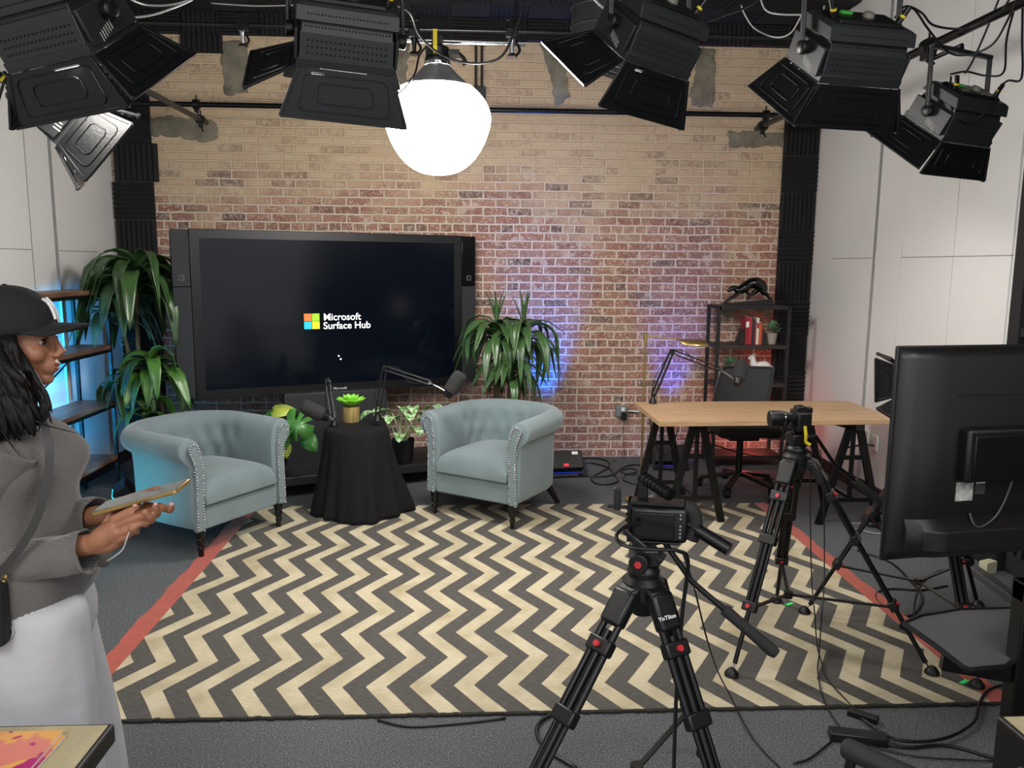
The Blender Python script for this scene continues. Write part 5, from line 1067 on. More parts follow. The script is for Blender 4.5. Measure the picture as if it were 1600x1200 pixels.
# ------------------------------------------------------------------ glowing lantern globe
gc = at(684, 190, 4.66); gr = (at(767, 184, 4.66).x-at(600, 184, 4.66).x)/2; gl_ = thing('lantern_light', 'big glowing white globe lantern hanging in front of the brick wall', 'studio light', gc)
m = MB(); m.lathe([(0, -0.985*gr), (0.33*gr, -0.955*gr), (0.60*gr, -0.80*gr), (0.82*gr, -0.53*gr), (0.96*gr, -0.20*gr), (1.015*gr, 0.05*gr), (0.97*gr, 0.25*gr), (0.86*gr, 0.44*gr), (0.68*gr, 0.60*gr)], gc, n=64, cap=False); m.obj('diffuser', mat('glowing_silk', 'ffffff', 0.9, emit='fffaf2', estr=36.0), gl_, ang=180, sub=1)
tp = gc+V((0, 0, 0.86*gr)); m = MB(); NR = 48; rr_ = []
for i, (r, h) in enumerate(((0.68, 0.60), (0.52, 0.72), (0.36, 0.86), (0.24, 1.0))): rr_.append([gc+V((gr*r*math.cos(a)*(1+0.03*math.sin(8*a)), gr*r*math.sin(a)*(1+0.03*math.sin(8*a)), gr*h)) for a in [2*math.pi*j/NR for j in range(NR)]])
m.rings(rr_, cap=False); m.obj('silver_skirt', mat('silver_cloth', '8f9092', 0.5, metal=0.3), gl_, ang=180)
m = MB(); m.lathe([(0.25*gr, 1.0*gr), (0.25*gr, 1.05*gr), (0.235*gr, 1.06*gr)], gc, n=32, cap=False); m.obj('mount_ring', M_chrome, gl_)
m = MB(); m.lathe([(0.235*gr, 1.05*gr), (0.24*gr, 1.12*gr), (0.22*gr, 1.14*gr), (0.22*gr, 1.32*gr), (0.12*gr, 1.36*gr)], gc, n=24); m.box(gc+V((0.30*gr, 0, 1.22*gr)), (0.22*gr, 0.08, 0.10*gr)); m.tube([gc+V((0.36*gr, 0, 1.25*gr)), gc+V((0.50*gr, -0.01, 1.12*gr)), gc+V((0.50*gr, -0.01, 1.0*gr))], 0.012, 8, smooth=3); m.obj('lamp_head', M_blk, gl_, bevel=0.004)
MB().box(gc+V((-0.03*gr, -0.24*gr, 1.38*gr)), (0.022, 0.014, 0.12)).obj('safety_tag', M_yel, gl_, label='yellow tag')
MB().box2(gc+V((-0.03, -0.03, 1.33*gr)), gc+V((0.03, 0.06, 1.52*gr))).obj('pipe_clamp', M_blkm, gl_)
# ------------------------------------------------------------------ wall outlets
oc = at(971, 642, YB-0.02); t = thing('outlet_box', 'grey metal outlet box with a black adapter on the brick wall left of the desk', 'outlet', (oc.x, YB, oc.z))
MB().box2((oc.x-0.052, YB-0.05, oc.z-0.05), (oc.x+0.052, YB+0.004, oc.z+0.05)).obj('box', mat('outlet_grey', '8b9494', 0.4, metal=0.5), t, bevel=0.004)
MB().box2((oc.x-0.008, YB-0.056, oc.z+0.002), (oc.x+0.024, YB-0.049, oc.z+0.036)).obj('socket', M_paper, t, bevel=0.002); MB().box2((oc.x-0.010, YB-0.09, oc.z-0.075), (oc.x+0.038, YB-0.05, oc.z-0.002)).obj('adapter', M_blk, t, bevel=0.004)
MB().tube([(oc.x+0.052, YB-0.02, oc.z), (oc.x+0.16, YB-0.02, oc.z-0.012)], 0.010, 8).obj('conduit', M_alu, t)
MB().tube([(oc.x+0.014, YB-0.07, oc.z-0.075), (oc.x+0.012, YB-0.06, 0.2), (oc.x+0.03, YB-0.05, 0.006), (oc.x-0.1, YB-0.2, 0.006)], 0.003, 6, smooth=6).obj('cable', M_blk, t)
for (px, py, lab) in ((1368, 692, 'white double outlet plate low on the right wall with a black plug'), (1354, 684, 'white outlet plate farther along the right wall, partly behind the trestle')):
    p = atX(px, py, XR-0.012); t = thing('wall_outlet', lab, 'outlet', p); MB().box2((XR-0.022, p.y-0.038, p.z-0.058), (XR-0.010, p.y+0.038, p.z+0.058)).obj('plate', M_paper, t, bevel=0.003)
    m = MB(); m.box2((XR-0.024, p.y-0.016, p.z+0.010), (XR-0.021, p.y+0.016, p.z+0.040)); m.box2((XR-0.024, p.y-0.016, p.z-0.040), (XR-0.021, p.y+0.016, p.z-0.010)); m.obj('socket', mat('socket_ivory', 'cfcfca', 0.5), t)
    if px == 1368: MB().tube([(XR-0.02, p.y, p.z-0.02), (XR-0.09, p.y+0.02, p.z-0.02), (XR-0.16, p.y+0.15, p.z-0.07)], 0.007, 8, smooth=4).obj('plug_lead', M_blk, t)
# ------------------------------------------------------------------ bits on the floor
a, b = fl(1519, 893), fl(1600, 952); t = thing('aluminium_track', 'silver aluminium track lying on the floor by the louvred wall', 'track', (a+b)/2); dd = (a-b).normalized()
m = MB(); m.bar(a+V((0, 0, 0.02)), b-dd*0.6+V((0, 0, 0.02)), 0.06, 0.035); m.obj('rail', M_alu, t, bevel=0.003); m = MB()
for s in (-0.02, 0.0, 0.02): m.bar(a+V((s, s, 0.039)), b-dd*0.6+V((s, s, 0.039)), 0.006, 0.004)
m.obj('groove', M_grey, t)
p = fl(1538, 900); tagp(MB(T(p.x+0.05, p.y+0.05, 0.0) @ rz(0.4)).box((0, 0, 0.035), (0.09, 0.05, 0.07)).obj('cardboard_tag', mat('cream_card', 'c9c8a8', 0.7), bevel=0.002), 'small cream box standing behind the aluminium track', 'box')
for (x, y, s, an, lab) in ((1348, 1123, (0.11, 0.035, 0.025), -0.7, 'small black power adapter on the carpet in front of the rug'), (1340, 1158, (0.20, 0.055, 0.035), -0.25, 'long black power brick on the carpet beside the rounded armrest'), (1428, 985, (0.13, 0.06, 0.035), 0.3, 'black power adapter on the carpet between the rug edge and the tray')):
    p = fl(x, y); tagp(MB(T(p.x, p.y, 0) @ rz(an)).box((0, 0, s[2]/2), s).obj('power_adapter', M_blk, bevel=0.004), lab, 'power adapter')
p = fl(1372, 838)
# ------------------------------------------------------------------ cables
def cable(lab, pts, r=0.004, mt_=None, k_=8, name='cable'):
    o = V(pts[0]); c = MB().tube(pts, r, 8, smooth=k_).obj(name, mt_ or M_blk, origin=tuple(o), ang=180); return tagp(c, lab, 'cable')
F3 = lambda L, z=0.006: [fl(x, y, z) for x, y in L]
cable('thick black cable coiled on the carpet between a wash light and the brass lamp', F3([(903, 718), (925, 716), (948, 720), (951, 730), (935, 740), (924, 747), (930, 755), (950, 757), (965, 752), (960, 742), (950, 731), (925, 724), (905, 724)]), 0.008, k_=10)
cable('black cable looping on the carpet beside the brass lamp and under the desk', F3([(905, 741), (925, 745), (955, 743), (970, 733), (985, 727), (1015, 727), (1040, 730)]), 0.008)
cable('thin black cable curling on the carpet left of the desk', F3([(995, 741), (985, 742), (970, 737), (985, 732), (996, 737), (978, 742), (974, 750), (990, 756), (1010, 757)]), 0.005)
cable('black cable looping on the carpet right of the desk chair', F3([(1150, 742), (1180, 748), (1205, 752), (1195, 746), (1185, 752), (1200, 756), (1225, 752)]), 0.006)
cable('black cable sagging under the oak desk from its left end', [at(1015, 653, 5.2), at(1022, 690, 5.3), at(1040, 711, 5.35), at(1050, 700, 5.4), at(1060, 668, 5.4)], 0.004)
cable('black cable running under the desk from the left trestle toward the bookcase', [at(1070, 690, 5.55), at(1110, 694, 5.6), at(1150, 706, 5.7), at(1185, 713, 5.8), at(1215, 712, 5.9)], 0.005)
cable('cable bundle piled on the carpet against the right wall', F3([(1352, 815), (1372, 800), (1392, 806), (1385, 815), (1360, 820), (1350, 808), (1375, 796), (1398, 812), (1380, 826), (1362, 812)], 0.02), 0.012, k_=10)
cable('pale grey cable looping on the carpet behind the television', F3([(1330, 818), (1360, 818), (1385, 824), (1388, 830), (1370, 834), (1348, 829), (1336, 826)]), 0.005, mat('pale_cable', '8b8d8c', 0.5))
cable('black cable snaking on the carpet below the television to the rug edge', F3([(1340, 860), (1390, 878), (1420, 905), (1440, 930), (1432, 955), (1410, 962), (1372, 940), (1372, 925), (1395, 920), (1440, 922), (1480, 915)]), 0.006)
cable('black cable arching from the power adapter under the television', [fl(1432, 985, .02), at(1428, 955, 3.7), at(1436, 920, 3.8), at(1460, 895, 3.9), at(1485, 888, 4.0)], 0.005)
cable('thin black cable hanging from the near camera down across the rug', [at(1068, 866, 2.12), at(1085, 920, 2.3), at(1105, 1000, 2.5), at(1122, 1050, 2.75), fl(1145, 1095, .03), fl(1165, 1135, .012), fl(1190, 1170, .006), fl(1235, 1215, .006)], 0.003)
cable('thin black cable hanging straight from the stills camera to the rug', [at(1268, 700, 3.38), at(1266, 780, 3.36), at(1268, 900, 3.3), at(1273, 960, 3.2), fl(1277, 1010, .025), fl(1284, 1035, .025), fl(1292, 1060, .02), fl(1345, 1118, .010)], 0.003)
cable('second thin black cable hanging beside the first from the stills camera', [at(1282, 702, 3.38), at(1287, 780, 3.36), at(1288, 900, 3.3), at(1284, 960, 3.2), fl(1280, 1020, .035), fl(1278, 1050, .025), fl(1290, 1100, .012), fl(1330, 1150, .006), fl(1420, 1180, .006), fl(1560, 1190, .006)], 0.003)
cable('black cable curving over the front of the rug to the lower right table', F3([(1345, 1122), (1400, 1155), (1470, 1155), (1520, 1130), (1530, 1100), (1545, 1078), (1575, 1068)], 0.016), 0.006)
cable('black cable running along the carpet at the bottom right', F3([(1370, 1160), (1420, 1168), (1480, 1165), (1560, 1187)]), 0.006)
cable('thin black cable on the carpet at the left of the rounded armrest', F3([(1240, 1193), (1265, 1185), (1300, 1158)]), 0.004)
cable('black cable on the carpet in front of the rug, left of the near tripod', F3([(590, 1125), (640, 1135), (720, 1130), (790, 1122)]), 0.005)
cable('thick black cable looping on the carpet by the near tripod\'s left leg', F3([(862, 1116), (842, 1130), (840, 1150), (860, 1175), (900, 1200)], 0.01), 0.007)
Zc = lambda L: [at(*q) for q in L]
cable('black cable drooping from the globe to the clamp on its right', Zc([(612, 4, 4.2), (640, 20, 4.4), (655, 55, 4.5), (690, 86, 4.55), (735, 99, 4.6), (778, 92, 4.6), (800, 60, 4.6), (820, 0, 4.6), (830, -60, 4.6)]), 0.007)
cable('black lead hanging down the left side of the globe', Zc([(668, 70, 4.6), (655, 88, 4.58), (648, 115, 4.5), (630, 140, 4.4), (602, 158, 4.3)]), 0.005)
M_lc = mat('light_grey_cable', 'a9a9a9', 0.4)
cable('pale cable swagged along the top left under the ceiling', Zc([(120, 0, 3.0), (150, 22, 3.1), (185, 27, 3.2), (230, 25, 3.3), (270, 13, 3.4), (300, 0, 3.5)]), 0.004, M_lc)
cable('second pale cable swagged along the top left, above the first', Zc([(205, 0, 3.4), (230, 8, 3.5), (265, 8, 3.5), (297, 0, 3.5)]), 0.004, M_lc)
cable('thin pale cable crossing the dark ceiling beside the second studio light', Zc([(330, 5, 6.5), (390, 9, 6.5), (430, 9, 6.5), (458, 8, 6.5)]), 0.005, M_lc)
cable('pale cable looping in front of the duct', Zc([(926, -4, 3.6), (940, 10, 3.6), (955, 19, 3.6), (975, 17, 3.6), (1000, 6, 3.6), (1030, -4, 3.6)]), 0.005, M_lc)
cable('second pale cable crossing in front of the duct', Zc([(955, -4, 3.6), (975, 4, 3.6), (1000, 3, 3.6), (1022, -3, 3.6)]), 0.005, M_lc)
cable('white cable looping between the two studio lights on the right', Zc([(1158, 8, 4.4), (1165, 25, 4.4), (1180, 45, 4.4), (1210, 58, 4.4), (1235, 52, 4.2), (1255, 20, 4.0)]), 0.004, M_lc)
cable('pale cable swagged to the fifth studio light', Zc([(1188, -3, 4.0), (1196, 15, 4.0), (1215, 22, 3.9), (1260, 23, 3.8), (1285, 20, 3.7), (1288, 10, 3.6)]), 0.004, M_lc)
M_bc = mat('blue_black_cable', '15171d', 0.45)
for lab, L in (('black cable from the fifth studio light to the right pipe, upper one', [(1398, 28, 3.6), (1415, 10, 3.6), (1440, 20, 3.7), (1460, 40, 3.8), (1510, 44, 3.8), (1560, 20, 3.6), (1580, -5, 3.4)]),
               ('black cable looping low from the fifth studio light under the right pipe', [(1402, 25, 3.6), (1425, 12, 3.6), (1450, 45, 3.7), (1480, 80, 3.8), (1510, 86, 3.8), (1550, 70, 3.7), (1575, 30, 3.6), (1590, -5, 3.4)]),
               ('black cable dropping from the ceiling to the farthest right studio light', [(1562, -4, 3.9), (1540, 50, 3.9), (1520, 95, 3.9), (1508, 115, 3.9)]),
               ('black cable swagged from the farthest right studio light to the right edge', [(1485, 116, 4.0), (1510, 112, 4.0), (1540, 118, 4.0), (1568, 113, 3.9), (1573, 60, 3.8), (1590, -4, 3.6)]),
               ('black cable rising along the right edge of the picture from the farthest right light', [(1560, 138, 4.0), (1575, 126, 4.0), (1596, 122, 3.9), (1597, 60, 3.8), (1598, -4, 3.7)]),
               ('black lead hanging in front of the farthest right studio light', [(1486, 120, 3.95), (1484, 160, 3.9), (1500, 186, 3.9), (1525, 186, 3.9), (1550, 165, 3.9), (1565, 135, 3.95)]),
               ('black lead curling from the small left studio light to the picture edge', [(45, 125, 3.0), (30, 114, 3.0), (12, 118, 3.0), (4, 135, 3.0), (-6, 170, 3.0)]),
               ('second black lead from the small left studio light to the picture edge', [(34, 138, 3.0), (20, 128, 3.0), (6, 127, 3.0), (-8, 130, 3.0)]),
               ('black cable rising from the third studio light to the ceiling right', [(1095, 38, 3.4), (1130, 25, 3.6), (1165, 12, 3.8), (1190, -5, 4.0)])):
    cable(lab, Zc(L), 0.005, M_bc)
# ------------------------------------------------------------------ the person
YP = 1.90
s_ = 0.93; HO = at(23, 529, YP)                                  # between the eyes' level and the ears
pe = thing('person', 'person in black cap, grey sweater and white trousers, standing in profile holding a phone', 'person', (HO.x-0.02, YP, 0))
pitch = math.radians(4)
HM = frame(HO, (math.cos(pitch), 0.09, -math.sin(pitch)), (-0.09, 1, 0), (math.sin(pitch), 0, math.cos(pitch))) @ Matrix.Scale(s_, 4)
def hp(x, y, z): return HM @ V((x, y, z))
b = MB(HM)
b.ball((-0.015, 0, 0.04), (0.098, 0.076, 0.085), 32, 20); b.ball((0.022, 0, -0.028), (0.066, 0.060, 0.085), 32, 20); b.ball((0.030, 0, -0.080), (0.046, 0.046, 0.034), 24, 14); b.ball((0.071, 0, -0.096), (0.019, 0.021, 0.016), 16, 10)
b.tube([(0.082, 0, 0.022), (0.094, 0, 0.0), (0.106, 0, -0.022), (0.111, 0, -0.031)], [0.007, 0.008, 0.010, 0.011], 12)
for s in (-1, 1):
    b.ball((0.099, s*0.011, -0.034), (0.011, 0.008, 0.008), 12, 8); b.ball((0.058, s*0.034, -0.032), (0.026, 0.024, 0.024), 16, 10); b.ball((0.073, s*0.030, 0.020), (0.014, 0.024, 0.009), 16, 8)
    b.ball((-0.008, s*0.072, -0.012), (0.018, 0.010, 0.030), 12, 10); b.ball((0.069, s*0.030, 0.003), (0.014, 0.0155, 0.0125), 14, 10); b.tube([(-0.02, s*0.055, -0.05), (0.02, s*0.045, -0.088), (0.055, s*0.02, -0.10)], [0.018, 0.016, 0.014], 10, smooth=4)
b.ball((0.079, 0, -0.062), (0.0205, 0.027, 0.026), 16, 10); b.ball((0.095, 0, -0.0565), (0.0085, 0.018, 0.0055), 14, 8); b.ball((0.092, 0, -0.070), (0.010, 0.017, 0.0065), 14, 8)
b.tube([(-0.025, 0, -0.05), (-0.035, 0, -0.14), (-0.045, 0, -0.22)], [0.052, 0.050, 0.062], 20, smooth=4)
m = MB()
# torso core, hips, legs
def X(px, py, Y=YP): return at(px, py, Y)
for (py0, c0, r0, r1) in ((690, 15, 0.085, 0.13), (760, 15, 0.08, 0.12), (840, 20, 0.085, 0.11), (920, 25, 0.095, 0.13)): m.ball(X(c0, py0), (r0, r1, 0.10), 20, 14)
for s, dx in ((-1, 0.0), (1, 0.03)):
    hx = X(15, 960).x+dx; m.tube([V((hx, YP+s*0.085, 0.84)), V((hx+0.02, YP+s*0.09, 0.48)), V((hx-0.01, YP+s*0.09, 0.09))], [0.070, 0.055, 0.038], 16, smooth=5); m.ball((hx+0.05, YP+s*0.09, 0.045), (0.11, 0.042, 0.04), 14, 8)
# arms
shN, elN, wrN = X(10, 722, 1.79), X(-62, 880, 1.80), X(146, 850, 1.775)
shF, elF, wrF = X(20, 705, 2.05), X(45, 825, 2.11), X(168, 803, 1.90)
m.tube([shN, elN], [0.040, 0.034], 14); m.tube([elN, wrN], [0.036, 0.024], 14); m.ball(elN, 0.037, 12, 8)
m.tube([shF, elF], [0.045, 0.036], 14); m.tube([elF, wrF], [0.036, 0.023], 14); m.ball(elF, 0.037, 12, 8)
# near (right) hand: palm then fingers pointing right under the phone
def chain(pts, r): m.tube([X(*p) for p in pts], r, 10, smooth=3); e = X(*pts[-1]); m.ball(e, r[-1], 10, 8)
m.tube([wrN, X(165, 838, 1.768), X(188, 824, 1.762)], [0.023, 0.027, 0.025], 14, smooth=4); m.tube([X(150, 856, 1.775), X(172, 848, 1.772), X(190, 836, 1.770)], [0.017, 0.021, 0.019], 12, smooth=4); m.tube([X(152, 838, 1.785), X(175, 822, 1.78)], [0.018, 0.017], 12)
chain([(176, 812, 1.770), (193, 803, 1.762), (207, 796, 1.756), (214, 793, 1.756)], [0.0100, 0.0088, 0.0080, 0.0070])
chain([(180, 822, 1.755), (203, 812, 1.745), (222, 806, 1.742), (232, 808, 1.748)], [0.0105, 0.0092, 0.0084, 0.0074])
chain([(182, 834, 1.752), (204, 826, 1.745), (220, 818, 1.744), (228, 820, 1.752)], [0.0102, 0.0088, 0.0080, 0.0070])
chain([(180, 845, 1.758), (197, 838, 1.752), (209, 831, 1.752), (214, 832, 1.758)], [0.0092, 0.0080, 0.0072, 0.0064])
chain([(160, 832, 1.795), (168, 815, 1.81), (172, 803, 1.812), (173, 797, 1.812)], [0.0125, 0.0105, 0.0085, 0.0075])
# far (left) hand: palm under the phone, fingertips folded round its near edge, thumb along its far edge
m.tube([wrF, X(190, 801, 1.865), X(212, 796, 1.845)], [0.022, 0.026, 0.024], 14, smooth=4); m.tube([wrF+V((0, 0, -0.006)), X(190, 808, 1.85), X(214, 803, 1.83)], [0.018, 0.022, 0.020], 12, smooth=4)
for pts, r in (([(226, 790, 1.835), (252, 792, 1.80), (266, 797, 1.765), (268, 790, 1.748)], [0.0098, 0.0090, 0.0083, 0.0074]),
               ([(222, 797, 1.825), (242, 804, 1.79), (246, 801, 1.755), (243, 791, 1.738)], [0.0102, 0.0092, 0.0086, 0.0076]),
               ([(214, 803, 1.820), (230, 812, 1.785), (238, 812, 1.745), (226, 800, 1.728)], [0.0100, 0.0088, 0.0082, 0.0074]),
               ([(206, 808, 1.820), (214, 822, 1.785), (212, 830, 1.750), (206, 826, 1.735)], [0.0090, 0.0078, 0.0074, 0.0066])): chain(pts, r)
chain([(178, 792, 1.90), (202, 779, 1.885), (225, 771, 1.862), (246, 763, 1.842)], [0.0125, 0.0110, 0.0092, 0.0078])
b.m = Matrix.Identity(4); base_n = len(b.v); b.v += m.v; b.f += [tuple(base_n+i for i in f) for f in m.f]; b.mi += m.mi
bo = b.obj('body', M_skin, pe, ang=180)
q = bo.modifiers.new('remesh', 'REMESH'); q.mode = 'VOXEL'; q.voxel_size = 0.0034; q.use_smooth_shade = True
q = bo.modifiers.new('smooth', 'SMOOTH'); q.factor = 0.5; q.iterations = 5
# nails, lips, eyes
for (x_, y_, Y_) in ((211, 790, 1.747), (243, 788, 1.730), (268, 788, 1.741)): MB().ball(X(x_, y_, Y_), (0.0052, 0.0035, 0.0045), 10, 8).obj('fingernail', mat('pale_pink_nail', 'c48f86', 0.25), pe, ang=180)
m = MB(HM); m.ball((0.0965, 0, -0.0572), (0.0080, 0.0165, 0.0042), 16, 8); m.ball((0.0935, 0, -0.0690), (0.0088, 0.0155, 0.0048), 16, 8); m.obj('lips', mat('berry_lips', '74393a', 0.35), pe, ang=180)
for s in (-1, 1):
    m = MB(HM); m.ball((0.0745, s*0.031, 0.0), (0.0115, 0.012, 0.0092), 16, 10); e = m.obj('eye', mat('eye_white', '9c918a', 0.2), pe, ang=180); MB(HM).ball((0.0805, s*0.0345, 0.0), (0.0068, 0.0072, 0.0070), 12, 8).obj('iris', mat('dark_iris', '1a0f0a', 0.1), e, ang=180)
    m = MB(HM)
    m.tube([(0.083, s*0.020, 0.0075), (0.0865, s*0.031, 0.0085), (0.079, s*0.043, 0.004)], 0.0015, 6, smooth=4); m.obj('eyelashes', M_hair, pe)
    m = MB(HM); m.tube([(0.089, s*0.012, 0.022), (0.088, s*0.030, 0.028), (0.074, s*0.048, 0.022)], [0.0028, 0.0026, 0.0012], 6, smooth=4); m.obj('eyebrow', M_hair, pe)
# hair
m = MB(HM); m.ball((-0.03, 0, 0.035), (0.092, 0.082, 0.085), 32, 20); m.ball((-0.055, 0, -0.04), (0.062, 0.080, 0.10), 28, 18); m.m = Matrix.Identity(4)
rh = random.Random(11)
def lock(pts, r, n=7): m.tube(pts, r, n, smooth=5)
for i in range(150):
    side = -1 if i % 4 else 1; a = rh.random(); fr = rh.random()
    st_ = hp(0.028-0.115*a, side*(0.070+0.008*rh.random()-0.02*a*a), 0.015-0.015*a)
    ex = {0: 62, 1: 0}[0]*(1-a)+(-45)*a; ey = rh.uniform(600, 690) if a > 0.25 else rh.uniform(630, 684); Ye = YP+side*(0.10+0.03*rh.random())
    if side > 0: ex -= 15
    e = at(ex+rh.uniform(-9, 9), ey, Ye); mid = st_.lerp(e, 0.5)+V((-0.012+0.010*rh.random(), side*0.016, 0.0)); q3 = st_.lerp(e, 0.8)+V((rh.uniform(-0.010, 0.012), side*0.012, 0))
    lock([st_, mid, q3, e], [0.010, 0.013, 0.011, 0.0015])
for i in range(16):                                            # loose front strands
    e = at(rh.uniform(58, 82), rh.uniform(640, 676), YP-0.11); st_ = hp(0.025, -0.064, 0.0); lock([st_, at(50+rh.uniform(-3, 6), 590, YP-0.085), at(66+rh.uniform(-4, 14), 628, YP-0.10), e], [0.006, 0.007, 0.005, 0.0008], 6)
lock([at(50, 655, YP-0.12), at(75, 665, YP-0.12), at(100, 672, YP-0.11), at(120, 677, YP-0.10)], [0.003, 0.0016, 0.0012, 0.0006], 5); lock([at(2, 670, YP-0.13), at(14, 690, YP-0.14), at(31, 712, YP-0.15)], [0.004, 0.002, 0.0007], 5)
for i in range(30):
    e = at(rh.uniform(-50, 18), rh.uniform(672, 694), YP-0.13); st_ = hp(-0.04+0.05*rh.random(), -0.074, -0.01); lock([st_, st_.lerp(e, 0.5)+V((0, -0.02, 0)), e], [0.012, 0.015, 0.0015])
m.obj('hair', M_hair, pe, ang=180)
# cap
m = MB(HM); NR = 40; rs = []
for i in range(13):
    t_ = i/12; ph = t_*math.pi/2; r_ = math.cos(ph)**0.85; z = 0.012+0.118*math.sin(ph)**0.92
    rs.append([V((-0.016+0.112*r_*math.cos(a)-0.006*t_, 0.088*r_*math.sin(a), z+(0.012*math.cos(a) if t_ < 0.4 else 0.012*math.cos(a)*(1-t_)))) for a in [2*math.pi*j/NR for j in range(NR)]])
m.rings(rs, cap=False); cap = m.obj('cap', M_cap, pe, ang=180, solid=0.002)
m = MB(HM); g = []
for i in range(9):
    t_ = i/8; row = []
    for j in range(17):
        a = -1.05+2.1*j/16; x0_ = -0.016+0.110*math.cos(a); y0_ = 0.086*math.sin(a); ln_ = 0.078*math.cos(a*0.95)**0.6; drop = -0.004*t_+0.46*(abs(y0_)**2)/0.086*(0.75+0.30*t_)
        row.append(V((x0_+ln_*t_, y0_*(1-0.08*t_), 0.044-drop)))
    g.append(row)
m.rings(g, cap=False, closed=False); m.obj('cap_brim', M_cap, pe, ang=180, solid=0.0045)
m = MB(HM); m.ball((-0.022, 0, 0.131), (0.006, 0.006, 0.003), 10, 6); m.obj('cap_button', M_cap, pe)
m = MB(HM)
def crown(a, h): ph = math.asin(min(1, max(0, (h-0.012)/0.118))**(1/0.92)); r_ = math.cos(ph)**0.85; return V((-0.016+0.1145*r_*math.cos(a)+0.001, 0.0905*r_*math.sin(a), h+0.012*math.cos(a)*(1-ph/1.571)))
for st_ in ([(-0.22, 0.045), (-0.22, 0.088)], [(-0.22, 0.088), (0.20, 0.050)], [(0.20, 0.050), (0.20, 0.090)], [(-0.34, 0.098), (0.0, 0.072)], [(0.32, 0.098), (0.0, 0.072)], [(0, 0.072), (0, 0.038)]):
    (a0, h0_), (a1, h1_) = st_; a0 += 0.16; a1 += 0.16; m.tube([crown(a0+(a1-a0)*i/6, h0_+(h1_-h0_)*i/6) for i in range(7)], 0.0036, 8)
m.obj('cap_emblem', mat('white_embroidery', 'e4e4e0', 0.8), pe, label='white stitched monogram')
# sweater
m = MB(); rs = []; NR = 56
secs = [(640, 22, 34, .050), (652, 20, 44, .066), (668, 18, 62, .115), (684, 18, 74, .160), (705, 18, 86, .188), (725, 20, 90, .190), (745, 20, 87, .182), (770, 22, 76, .170), (800, 28, 80, .165), (835, 36, 86, .168), (865, 42, 94, .176), (890, 47, 97, .184), (912, 47, 94, .184), (934, 44, 88, .190), (950, 40, 80, .190), (962, 38, 72, .188)]
rn = random.Random(3)
for i, (py, c, hx, hy) in enumerate(secs):
    ring = []
    for j in range(NR):
        a = 2*math.pi*j/NR; k_ = 1+0.012*math.sin(5*a+py*0.05)+0.01*math.sin(9*a+py*0.03)
        fr = 0.014*math.exp(-((py-722)/22)**2)*(math.exp(-((a-5.75)/0.35)**2)+math.exp(-((a-0.53)/0.35)**2))
        x_ = (hx*0.00150)*math.copysign(abs(math.cos(a))**0.9, math.cos(a))*k_+fr; y_ = hy*math.copysign(abs(math.sin(a))**0.8, math.sin(a))*k_
        o_ = X(c, py); ring.append(V((o_.x+x_, YP+y_, o_.z+0.012*math.cos(a)*(i > 12)))) 
    rs.append(ring)
m.rings(rs, cap=False); sw = m.obj('sweater', M_knit, pe, ang=180, sub=1); q = sw.modifiers.new('solid', 'SOLIDIFY'); q.thickness = 0.004; q.offset = -1
def sleeve(name, pts, rad, flare=None):
    m = MB(); P_ = catmull(pts, 6); n = len(P_); rs = []; px = None
    for i, p in enumerate(P_):
        t_ = i/(n-1); k_ = t_*(len(rad)-1); a_ = int(min(k_, len(rad)-2)); r_ = rad[a_]+(rad[a_+1]-rad[a_])*(k_-a_)
        d_ = (P_[min(i+1, n-1)]-P_[max(i-1, 0)]); x_, y_, z_ = basis(d_, px); px = x_; ring = []
        for j in range(28):
            a = 2*math.pi*j/28; w_ = 1+0.05*math.sin(3*a+i*0.9)*min(1, t_*2)+0.03*math.sin(7*a-i*0.7); v_ = (x_*math.cos(a)+y_*math.sin(a))*r_*w_
            if flare and t_ > 0.8: v_ += V((0, 0, -1))*flare*((t_-0.8)/0.2)**1.2*max(0, -(v_.z/r_) )
            ring.append(p+v_)
        rs.append(ring)
    m.rings(rs, cap=False); o = m.obj(name, M_knit, pe, ang=180, sub=1); q = o.modifiers.new('solid', 'SOLIDIFY'); q.thickness = 0.003; q.offset = -1
sleeve('sleeve', [X(10, 694, 1.785), X(-42, 780, 1.765), X(-66, 868, 1.775), X(-20, 884, 1.775), X(60, 874, 1.772), X(120, 864, 1.772), X(137, 861, 1.772)], [0.075, 0.072, 0.064, 0.052, 0.046, 0.046, 0.052])
sleeve('sleeve', [X(20, 705, 2.045), X(30, 770, 2.09), X(45, 815, 2.10), X(85, 808, 2.04), X(120, 803, 1.98), X(152, 803, 1.935)], [0.066, 0.062, 0.055, 0.046, 0.040, 0.040], 0.10)
# neckline ribbing
# trousers
m = MB(); 
def rgn(z, cx, cy, hx, hy, ph=0, amp=0.0, sq=0.85): return [V((cx+hx*math.copysign(abs(math.cos(a))**sq, math.cos(a))*(1+amp*math.sin(6*a+ph)), cy+hy*math.copysign(abs(math.sin(a))**sq, math.sin(a))*(1+amp*math.sin(5*a+ph)), z)) for a in [2*math.pi*j/48 for j in range(48)]]
def zx(px, py, Y): p = at(px, py, Y); return p.x, p.z
hipx, hz_ = zx(60, 925, YP)
m.rings([rgn(0.965, hipx-0.02, YP, 0.10, 0.14), rgn(0.93, hipx-0.015, YP, 0.115, 0.155), rgn(0.88, hipx-0.01, YP, 0.124, 0.168, 1, 0.01), rgn(0.80, hipx-0.01, YP, 0.120, 0.165, 1.4, 0.015), rgn(0.70, hipx-0.05, YP, 0.07, 0.10, 1.8, 0.02)])
